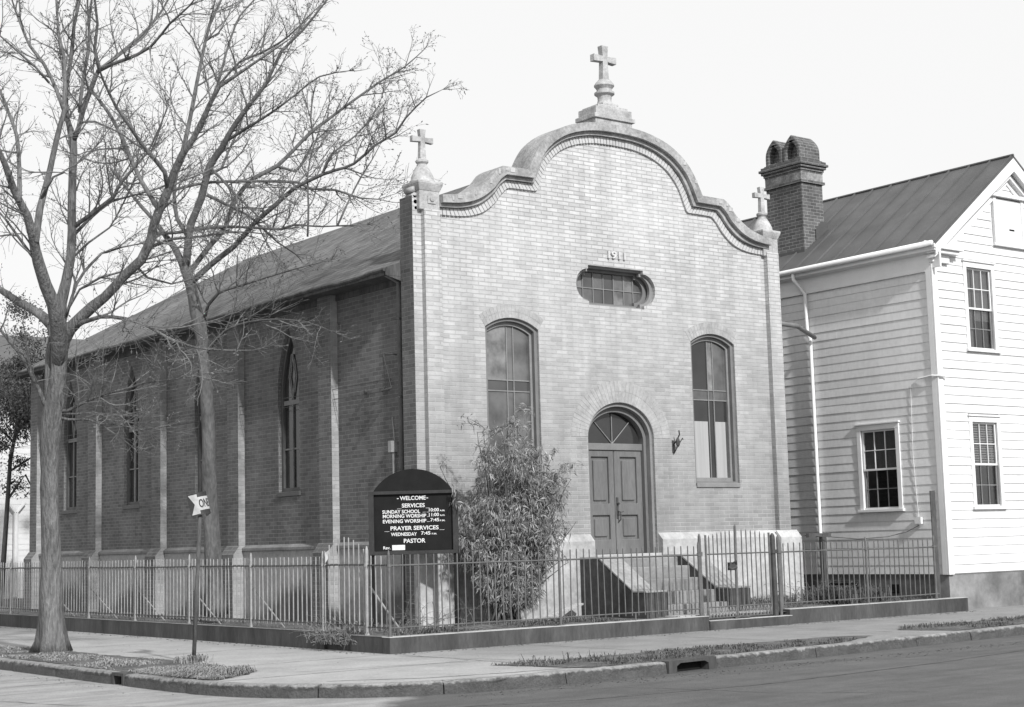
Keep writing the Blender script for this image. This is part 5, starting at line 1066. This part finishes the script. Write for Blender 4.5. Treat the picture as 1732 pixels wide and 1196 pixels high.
# ================================================================== TREES
M['bark_mid'] = mat('brown_bark', .11, .95, .3, 4, .3, 24, .012, .1, (1, 1, .35))
LIMBS = {'t1':[[[10.09,26.16,-0.01,0.326],[10.09,26.13,0.18,0.257],[10.08,26.11,0.42,0.227],[10.04,26.05,1.01,0.187],[10.01,25.98,1.6,0.163],[9.97,25.92,2.18,0.153],[9.93,25.84,2.97,0.148],[9.9,25.77,3.56,0.163],[9.91,25.7,3.95,0.173],[9.94,25.62,4.34,0.148],[9.95,25.56,4.68,0.133],[9.95,25.53,4.94,0.148],[9.93,25.52,5.1,0.109],[9.93,25.5,5.22,0.039]],[[9.94,25.56,4.78,0.069],[9.96,25.64,5.04,0.109],[9.94,25.83,5.45,0.1],[9.83,26.02,5.65,0.085],[9.58,26.42,5.9,0.066],[9.37,26.76,6.16,0.056],[8.97,27.39,6.58,0.041],[8.56,28.06,7.23,0.026]],[[9.95,25.56,4.68,0.079],[9.87,25.36,4.98,0.127],[9.78,25.18,5.27,0.127],[9.62,24.93,5.69,0.111],[9.43,24.81,5.96,0.101],[9.24,24.63,6.29,0.09],[9.08,24.42,6.65,0.08],[8.91,24.25,6.95,0.065],[8.63,24.09,7.3,0.056],[8.41,23.9,7.65,0.046],[8.25,23.78,7.88,0.036],[7.92,23.49,8.39,0.027],[7.62,23.02,9.04,0.018]],[[9.11,24.41,6.56,0.061],[9.22,24.51,7.13,0.057],[9.35,24.56,7.6,0.048],[9.47,24.62,8.09,0.048],[9.59,24.68,8.55,0.044],[9.67,24.7,8.84,0.039],[9.73,24.81,9.37,0.034],[9.75,24.93,9.88,0.03],[9.72,25.06,10.25,0.025],[9.74,25.23,10.92,0.02],[9.78,25.44,11.83,0.01]],[[9.96,25.55,4.73,0.079],[9.95,25.54,5.0,0.123],[9.95,25.52,5.32,0.119],[9.95,25.5,5.79,0.104],[10.02,25.42,6.16,0.089],[10.07,25.37,6.58,0.079],[10.08,25.33,7.01,0.074],[10.07,25.31,7.57,0.07],[10.07,25.28,8.07,0.065],[10.06,25.26,8.58,0.06],[9.97,25.31,8.92,0.045],[9.95,25.3,9.43,0.04],[10.0,25.23,9.94,0.035],[10.03,25.18,10.51,0.03],[10.09,25.1,10.95,0.025],[10.12,25.03,11.87,0.01]],[[10.06,25.26,8.52,0.05],[10.1,25.1,8.75,0.045],[10.1,24.96,8.99,0.05],[10.17,24.62,9.46,0.044],[10.2,24.51,9.61,0.039],[10.09,24.43,9.9,0.029],[10.05,24.23,10.28,0.024],[9.95,24.1,10.63,0.019],[9.82,23.85,11.23,0.01]],[[10.2,24.51,9.59,0.034],[10.54,24.52,9.9,0.03],[10.9,24.53,10.27,0.025],[11.23,24.54,10.66,0.02],[11.47,24.59,11.06,0.015],[11.69,24.67,11.55,0.008]],[[10.18,24.53,9.57,0.034],[10.3,24.19,9.63,0.029],[10.41,23.89,9.65,0.029],[10.59,23.36,9.74,0.024],[10.68,22.81,10.0,0.019],[10.79,22.33,10.17,0.014],[10.84,21.83,10.41,0.007]],[[10.06,24.99,8.96,0.035],[10.11,25.01,9.45,0.03],[10.22,25.01,10.08,0.03],[10.24,25.05,10.62,0.025],[10.29,25.06,10.98,0.02],[10.33,25.09,11.62,0.01]],[[9.95,25.57,4.65,0.079],[9.93,25.46,4.91,0.128],[9.95,25.35,5.15,0.123],[10.01,25.21,5.32,0.108],[10.14,24.99,5.52,0.093],[10.36,24.65,5.8,0.083],[10.57,24.3,6.11,0.078],[10.74,24.03,6.36,0.077],[10.82,23.81,6.67,0.072],[10.81,23.75,6.81,0.072],[10.84,23.61,7.07,0.072],[10.91,23.38,7.42,0.067],[10.94,23.23,7.69,0.057],[11.0,23.05,7.95,0.052],[11.1,22.84,8.18,0.047],[11.17,22.64,8.46,0.043],[11.29,22.31,8.93,0.033],[11.46,22.06,9.08,0.028],[11.7,21.71,9.29,0.019],[11.99,21.28,9.55,0.009]],[[11.0,23.05,7.94,0.043],[11.13,23.1,8.41,0.038],[11.26,23.16,8.93,0.034],[11.44,23.24,9.65,0.029],[11.61,23.29,10.27,0.025],[11.82,23.28,10.74,0.02],[12.02,23.32,11.41,0.01]],[[10.91,23.38,7.41,0.043],[10.77,23.21,7.66,0.038],[10.4,23.09,7.95,0.033],[10.08,22.95,8.23,0.028],[9.78,22.82,8.49,0.023],[9.47,22.61,8.84,0.018],[9.24,22.39,9.15,0.009]],[[10.82,23.61,7.17,0.043],[10.74,24.0,7.65,0.039],[10.69,24.35,8.12,0.039],[10.66,24.62,8.52,0.035],[10.6,24.96,8.96,0.03],[10.51,25.27,9.33,0.025],[10.43,25.5,9.56,0.015],[10.29,25.96,10.07,0.008]],[[10.01,25.21,5.3,0.044],[10.11,24.91,5.4,0.039],[10.25,24.54,5.45,0.034],[10.46,24.04,5.38,0.029],[10.63,23.62,5.23,0.028],[10.79,23.19,4.99,0.023],[10.94,22.78,4.82,0.023],[11.1,22.38,4.72,0.018],[11.31,21.81,4.64,0.018],[11.43,21.47,4.62,0.007]],[[9.96,25.66,3.98,0.03],[10.09,25.45,3.99,0.03],[10.26,25.1,4.12,0.024],[10.48,24.68,4.23,0.019],[10.67,24.35,4.28,0.019],[10.82,24.05,4.35,0.019],[11.02,23.7,4.36,0.014],[11.28,23.24,4.39,0.009],[11.46,22.91,4.43,0.006]],[[10.0,25.64,3.94,0.025],[10.17,25.31,3.92,0.02],[10.35,24.97,3.92,0.015],[10.6,24.51,3.84,0.012],[10.77,24.17,3.88,0.006]],[[10.0,25.64,3.88,0.03],[10.11,25.49,3.84,0.025],[10.33,25.16,3.82,0.024],[10.44,25.01,3.74,0.02],[10.67,24.67,3.7,0.01],[10.83,24.43,3.63,0.006]],[[9.89,25.73,3.9,0.069],[9.87,25.73,4.15,0.084],[9.86,25.71,4.54,0.079],[9.86,25.69,4.94,0.084],[9.88,25.66,5.21,0.069],[9.9,25.63,5.43,0.04]],[[9.89,25.72,3.95,0.049],[9.75,25.67,4.14,0.044],[9.58,25.57,4.42,0.039],[9.34,25.45,4.79,0.034],[9.18,25.41,4.96,0.029],[8.89,25.35,5.25,0.024],[8.58,25.31,5.5,0.014]],[[9.66,24.7,8.89,0.034],[9.61,24.84,9.22,0.034],[9.48,25.11,9.74,0.03],[9.33,25.35,10.09,0.025],[9.23,25.56,10.54,0.02],[9.16,25.74,10.96,0.015],[9.11,25.9,11.42,0.008]],[[9.5,24.9,9.36,0.024],[9.26,24.89,9.59,0.019],[8.99,24.89,9.78,0.019],[8.67,24.9,10.02,0.014],[8.48,24.91,10.14,0.007]],[[8.71,24.06,7.12,0.042],[8.77,24.23,7.66,0.037],[8.8,24.44,8.26,0.033],[8.74,24.66,8.69,0.029],[8.67,24.87,9.09,0.024],[8.51,25.25,9.69,0.015]],[[10.08,25.33,7.06,0.04],[10.31,24.94,7.28,0.035],[10.49,24.63,7.48,0.03],[10.56,24.44,7.7,0.029],[10.67,24.2,7.91,0.024],[10.8,23.93,8.14,0.019],[10.88,23.64,8.51,0.015],[10.93,23.41,8.82,0.007]],[[10.09,25.34,6.91,0.03],[10.37,25.34,7.22,0.025],[10.78,25.31,7.59,0.02],[11.18,25.25,7.73,0.015],[11.59,25.19,7.88,0.01],[11.91,25.14,8.05,0.006]],[[10.0,25.47,5.42,0.03],[10.24,25.52,6.14,0.025],[10.49,25.48,6.51,0.025],[10.65,25.44,6.69,0.02],[10.91,25.36,6.79,0.015],[11.29,25.25,6.89,0.01]],[[9.98,25.48,5.47,0.025],[10.13,25.11,5.98,0.02],[10.36,24.8,6.15,0.02],[10.6,24.5,6.22,0.015],[10.83,24.2,6.34,0.01],[11.13,23.84,6.36,0.006]],[[9.2,24.66,6.32,0.029],[9.01,24.93,6.74,0.024],[8.87,25.13,7.05,0.019],[8.68,25.38,7.37,0.01]],[[9.23,24.48,7.31,0.024],[9.34,24.27,7.62,0.019],[9.47,24.12,7.68,0.014],[9.07,24.33,7.68,0.009]],[[10.1,25.09,8.82,0.02],[10.27,24.85,8.8,0.02],[10.41,24.64,8.68,0.015],[10.51,24.51,8.59,0.015],[10.69,24.25,8.38,0.007]],[[10.06,25.38,6.51,0.025],[10.33,25.22,6.81,0.02],[10.62,25.04,7.06,0.015],[10.99,24.81,7.92,0.013],[11.24,24.65,8.44,0.01],[11.58,24.44,9.78,0.006]],[[11.38,25.2,6.8,0.031],[11.62,24.76,6.91,0.025],[11.92,24.25,6.9,0.02],[12.27,23.64,6.91,0.015],[12.68,22.96,6.77,0.007]],[[10.75,24.27,6.3,0.024],[10.97,24.29,6.12,0.02],[11.37,24.23,6.04,0.015],[11.75,24.15,6.16,0.01],[12.06,24.09,6.13,0.006]]],'t2':[[[14.22,28.33,0.38,0.229],[14.18,28.29,0.83,0.183],[14.12,28.25,1.4,0.166],[14.07,28.21,1.97,0.155],[14.02,28.16,2.54,0.149],[13.95,28.06,3.56,0.137],[13.87,27.99,4.47,0.126],[13.77,27.92,5.38,0.114],[13.68,27.91,5.95,0.12],[13.61,27.92,6.21,0.12],[13.49,27.92,6.77,0.103],[13.39,27.96,7.09,0.109]],[[13.39,27.97,7.04,0.08],[13.29,28.19,7.47,0.063],[13.16,28.41,7.8,0.052],[13.06,28.58,8.05,0.041],[12.9,28.84,8.37,0.035],[12.72,29.13,8.76,0.023],[12.53,29.42,9.16,0.012]],[[13.41,27.95,7.07,0.086],[13.39,27.85,7.31,0.08],[13.37,27.71,7.66,0.08],[13.36,27.63,7.85,0.074],[13.44,27.33,8.33,0.068],[13.47,27.06,8.86,0.068],[13.6,26.79,9.2,0.062],[13.67,26.6,9.47,0.05],[13.75,26.42,9.68,0.045],[13.88,26.17,9.96,0.039],[14.05,25.83,10.31,0.033],[14.17,25.48,10.83,0.028],[14.4,25.09,11.17,0.022],[14.61,24.69,11.58,0.016],[14.73,24.46,11.82,0.008]],[[13.45,27.93,6.93,0.057],[13.63,27.92,7.19,0.052],[13.87,27.9,7.5,0.052],[14.22,27.87,7.94,0.047],[14.46,27.91,8.52,0.047],[14.86,27.86,8.98,0.047],[15.32,27.75,9.27,0.042],[15.67,27.68,9.64,0.036],[16.02,27.62,10.02,0.036],[16.54,27.5,10.46,0.03],[17.07,27.37,10.9,0.025],[17.6,27.24,11.31,0.019],[18.04,27.12,11.62,0.016],[18.46,27.02,12.03,0.008]],[[13.49,27.93,6.75,0.063],[13.54,27.82,6.83,0.063],[13.67,27.54,7.01,0.057],[13.8,27.27,7.18,0.057],[13.94,26.98,7.36,0.051],[14.12,26.5,7.74,0.045],[14.32,26.05,8.03,0.045],[14.5,25.64,8.29,0.039],[14.8,25.08,8.49,0.033],[15.13,24.52,8.62,0.027],[15.31,24.07,8.89,0.022],[15.51,23.68,9.06,0.021],[15.57,23.43,9.29,0.016],[15.73,22.99,9.59,0.013],[15.89,22.69,9.69,0.006]],[[12.98,27.66,8.48,0.034],[13.65,27.62,8.7,0.029],[14.6,27.55,8.83,0.029],[15.63,27.46,8.91,0.03],[15.91,27.46,8.82,0.03],[16.46,27.4,8.84,0.024],[17.03,27.37,8.73,0.018],[17.44,27.32,8.74,0.012],[17.83,27.27,8.89,0.006]],[[13.02,28.51,7.79,0.035],[13.26,28.01,7.75,0.034],[13.55,27.35,7.75,0.034],[13.88,26.63,7.68,0.028],[14.28,25.73,7.52,0.028],[14.39,25.45,7.56,0.022],[14.65,24.84,7.45,0.016],[14.87,24.29,7.4,0.011],[15.02,23.93,7.36,0.006]],[[13.35,27.73,7.63,0.046],[13.22,27.92,8.0,0.046],[13.21,28.04,8.51,0.04],[13.29,28.07,8.97,0.035],[13.45,28.04,9.35,0.035],[13.66,27.99,9.78,0.035],[13.86,27.95,10.26,0.029],[14.1,27.9,10.84,0.029],[14.29,27.9,11.55,0.024],[14.55,27.85,12.27,0.018],[14.83,27.75,12.64,0.015],[15.07,27.68,13.16,0.006]],[[14.07,27.94,10.73,0.029],[14.27,27.33,11.14,0.023],[14.5,26.9,11.24,0.023],[14.77,26.31,11.45,0.017],[14.94,25.83,11.74,0.011],[15.07,25.47,11.95,0.006]],[[13.64,27.61,8.81,0.034],[13.99,27.57,9.02,0.029],[14.14,27.61,9.34,0.023],[14.37,27.66,9.8,0.023],[14.66,27.72,10.4,0.018],[15.32,27.69,11.23,0.015],[15.76,27.73,12.06,0.009],[16.06,27.76,12.62,0.006]],[[13.49,27.05,8.85,0.034],[13.61,26.89,8.66,0.023],[13.81,26.61,8.28,0.022],[14.0,26.37,7.97,0.017],[14.17,26.12,7.66,0.008]],[[13.64,26.74,9.32,0.034],[13.85,26.19,9.51,0.028],[14.06,25.64,9.7,0.022],[14.25,25.09,9.93,0.016],[14.43,24.53,10.16,0.014],[14.7,23.94,10.16,0.008]],[[15.33,27.74,9.26,0.03],[15.68,27.65,9.18,0.024],[15.93,27.6,9.55,0.024],[16.06,27.58,9.83,0.018],[16.08,27.71,10.36,0.018],[16.19,27.77,10.89,0.012]],[[14.6,25.32,7.34,0.022],[14.65,25.36,7.91,0.022],[14.67,25.42,8.49,0.017],[14.73,25.42,8.84,0.017],[14.91,25.37,9.42,0.011],[15.13,25.29,10.0,0.006]],[[13.74,27.84,6.06,0.034],[13.7,27.58,6.31,0.034],[13.76,27.25,6.5,0.028],[13.91,26.81,6.56,0.022],[14.15,26.1,6.65,0.017],[14.39,25.4,6.73,0.011],[14.66,24.58,6.79,0.006]],[[13.8,27.9,5.38,0.029],[13.89,27.27,5.77,0.023],[14.09,26.69,5.88,0.022],[14.34,26.01,5.86,0.017],[14.59,25.34,5.74,0.011],[14.78,24.82,5.52,0.006]],[[14.7,24.42,7.39,0.021],[14.97,24.45,7.89,0.016],[15.24,24.46,8.36,0.016],[15.49,24.45,8.73,0.011],[15.77,24.46,9.21,0.006]],[[13.52,27.26,8.38,0.034],[13.87,27.2,8.23,0.028],[14.33,27.12,8.03,0.023],[14.95,27.09,7.56,0.017],[15.32,27.04,7.35,0.012]],[[14.79,25.09,8.48,0.022],[14.96,25.03,8.89,0.017],[15.36,24.84,9.24,0.017],[15.77,24.64,9.83,0.011],[15.95,24.6,10.53,0.006]]]}
def resample(pts, step=.22):
    P = [Vector(p[:3]) for p in pts]; Rr_ = [p[3] for p in pts]; out = []; n = len(P)
    for i in range(n-1):
        a = P[max(i-1, 0)]; b = P[i]; c = P[i+1]; d = P[min(i+2, n-1)]; L_ = (c-b).length; k_ = max(1, int(L_/step))
        for j in range(k_):
            t = j/k_; q = .5*((2*b)+(c-a)*t+(2*a-5*b+4*c-d)*t*t+(3*b-a-3*c+d)*t**3); out.append((q, Rr_[i]+(Rr_[i+1]-Rr_[i])*t))
    out.append((P[-1], Rr_[-1])); return out
def grow(mb, bd, p, d, ln, r, lvl, rnd, budp, cnt):
    n = max(3, int(ln/.13)); q = [p]; dirs = [d]
    for i in range(n):
        d = (d+Vector((rnd.gauss(0, .13), rnd.gauss(0, .13), rnd.gauss(.035, .12)))).normalized(); p = p+d*ln/n; q.append(p); dirs.append(d)
    mb.tube(q, [max(.0026, r*(1-.8*i/n)) for i in range(n+1)], 4 if lvl == 1 else 3, False); cnt[0] += 1
    if lvl < 3:
        s = .12*n; step = (.12, .12)[lvl-1]/(ln/n)
        while s < n:
            i = int(s); t_ = s-i; b = q[i].lerp(q[i+1], t_); dd = dirs[i]; ax = dd.cross(Vector((rnd.gauss(0, 1), rnd.gauss(0, 1), rnd.gauss(0, 1)))).normalized()
            nd = (Matrix.Rotation(R(rnd.uniform(25, 62)), 3, ax) @ dd); nd = (nd+Vector((0, 0, .06))).normalized()
            grow(mb, bd, b, nd, ln*rnd.uniform(.25, .55)*(1-.4*s/n)+.06, r*(1-.7*s/n)*.6, lvl+1, rnd, budp, cnt); s += step*rnd.uniform(.7, 1.7)
    if rnd.random() < budp:
        for i in range(1, n+1):
            if rnd.random() < .75: leaf(bd, q[i], dirs[i]+Vector((rnd.gauss(0, .7), rnd.gauss(0, .7), rnd.gauss(0, .5))), rnd.uniform(.03, .075), rnd.uniform(.016, .03), rnd, .1)
def tree(name, label, key, loc, seed, budf, bark):
    t = thing(name, label, 'tree', loc, 0, None); rnd = random.Random(seed); tw = MB(); bd = MB(); cnt = [0]
    for li, L_ in enumerate(LIMBS[key]):
        q = resample(L_); pts = []; rr = []
        for i, (p, r) in enumerate(q):
            j = min(r*.25, .02); pts.append(p+Vector((noise.noise(p*2.3)*j, noise.noise(p*2.3+Vector((5, 0, 0)))*j, noise.noise(p*2.3+Vector((0, 9, 0)))*j))); rr.append(r*(1+.10*noise.noise(p*3.1)))
        if li == 0:      # root flare
            K = 14; g = MB(); g.tube(pts, rr, 18)
            for i in range(len(pts)):
                z = pts[i].z
                for j in range(18):
                    v = Vector(g.v[i*18+j]); c0 = pts[i]; th = 2*math.pi*j/18; f = 1+.22*max(0, 1-z/.7)*math.cos(5*th+seed)+.035*math.sin(3*th+z*2)+.03*noise.noise(v*6)
                    g.v[i*18+j] = tuple(c0+(v-c0)*f)
            b0 = pts[0]; o = len(g.v)
            ob('trunk', g, bark, t, smooth=True); continue
        g = MB(); g.tube(pts, rr, 10 if rr[0] > .06 else 6); ob('limb', g, bark, t, smooth=True)
        s = 0; nx = rnd.uniform(.3, .5)
        for i in range(1, len(pts)-1):
            seg = (pts[i]-pts[i-1]).length; s += seg
            if rr[i] > .11 or (i < 6 and rr[0] > .06): nx = s+.3; continue
            while s > nx:
                d = (pts[i+1]-pts[i-1]).normalized(); ax = d.cross(Vector((rnd.gauss(0, 1), rnd.gauss(0, 1), rnd.gauss(0, 1)))).normalized()
                nd = Matrix.Rotation(R(rnd.uniform(30, 70)), 3, ax) @ d; nd = (nd+Vector((0, 0, .12))).normalized(); fr_ = i/len(pts)
                ln = rnd.uniform(.5, 1.7)*(1.1-.62*fr_); x_ = pts[i]
                grow(tw, bd, pts[i], nd, ln, min(.017, rr[i]*.5+.004), 1, rnd, budf(x_), cnt); nx += rnd.uniform(.13, .32)
        e = pts[-1]; d = (pts[-1]-pts[-2]).normalized()
        for _ in range(3): grow(tw, bd, e, (d+Vector((rnd.gauss(0, .3), rnd.gauss(0, .3), rnd.gauss(0, .2)))).normalized(), rnd.uniform(.2, .45), max(rr[-1], .007), 1, rnd, budf(e), cnt)
    ob('crown', tw, 'twig', t, recalc=False); ob('buds', bd, 'bud', t, recalc=False); print(name, cnt, len(tw.f), len(bd.f)); return t
tree('street_tree', 'large bare tree with a forked trunk on the side street verge, nearest the camera', 't1', (10.09, 26.16, 0), 31, lambda p: .25, 'bark')
tree('yard_tree', 'bare budding tree rising inside the fence against the dark side wall', 't2', (14.22, 28.33, .25), 32, lambda p: .3+.65*min(1, max(0, (p.x-14.5)/3)), 'bark_mid')
# thin dark evergreen beyond the church
t = thing('evergreen_tree', 'dark leafy evergreen on a thin leaning trunk in front of the distant pale house', 'tree', (15.86, 44.9, .2)); rnd = random.Random(5)
g = MB(); g.tube([(15.84, 44.9, .15), (15.87, 44.6, 2.5), (15.9, 44.4, 4.3), (16.1, 44.3, 5.6), (16.4, 44.2, 7.3)], [.085, .07, .06, .05, .02], 8)
for a, b, c_ in (((15.9, 44.4, 4.0), (16.6, 44.1, 4.5), (17.1, 44, 4.1)), ((15.88, 44.5, 3.2), (16.3, 44.3, 3.9), (16.9, 44.1, 2.6)), ((16, 44.4, 4.8), (15.3, 44.6, 5.6), (14.9, 44.8, 6.2)), ((16, 44.4, 5), (16.8, 44, 6), (17.2, 43.8, 6.8))): g.tube([a, Vector(a).lerp(Vector(b), .6), b, c_], [.04, .03, .025, .012], 6)
ob('trunk', g, 'bark_dark', t, smooth=True); lf = MB()
cl = [(Vector((16.35+rnd.gauss(0, .75), 44.3+rnd.gauss(0, .6), 5.75+rnd.gauss(0, 1.05))), rnd.uniform(.22, .5)) for _ in range(74)]
for c_, r_ in cl:
    for _ in range(int(900*r_)):
        p = c_+Vector((rnd.gauss(0, .5), rnd.gauss(0, .5), rnd.gauss(0, .42)))*r_; leaf(lf, p, Vector((rnd.gauss(0, 1), rnd.gauss(0, 1), rnd.gauss(-.3, .8))), rnd.uniform(.05, .11), rnd.uniform(.03, .05), rnd)
ob('foliage', lf, 'leaf_dark', t, recalc=False)
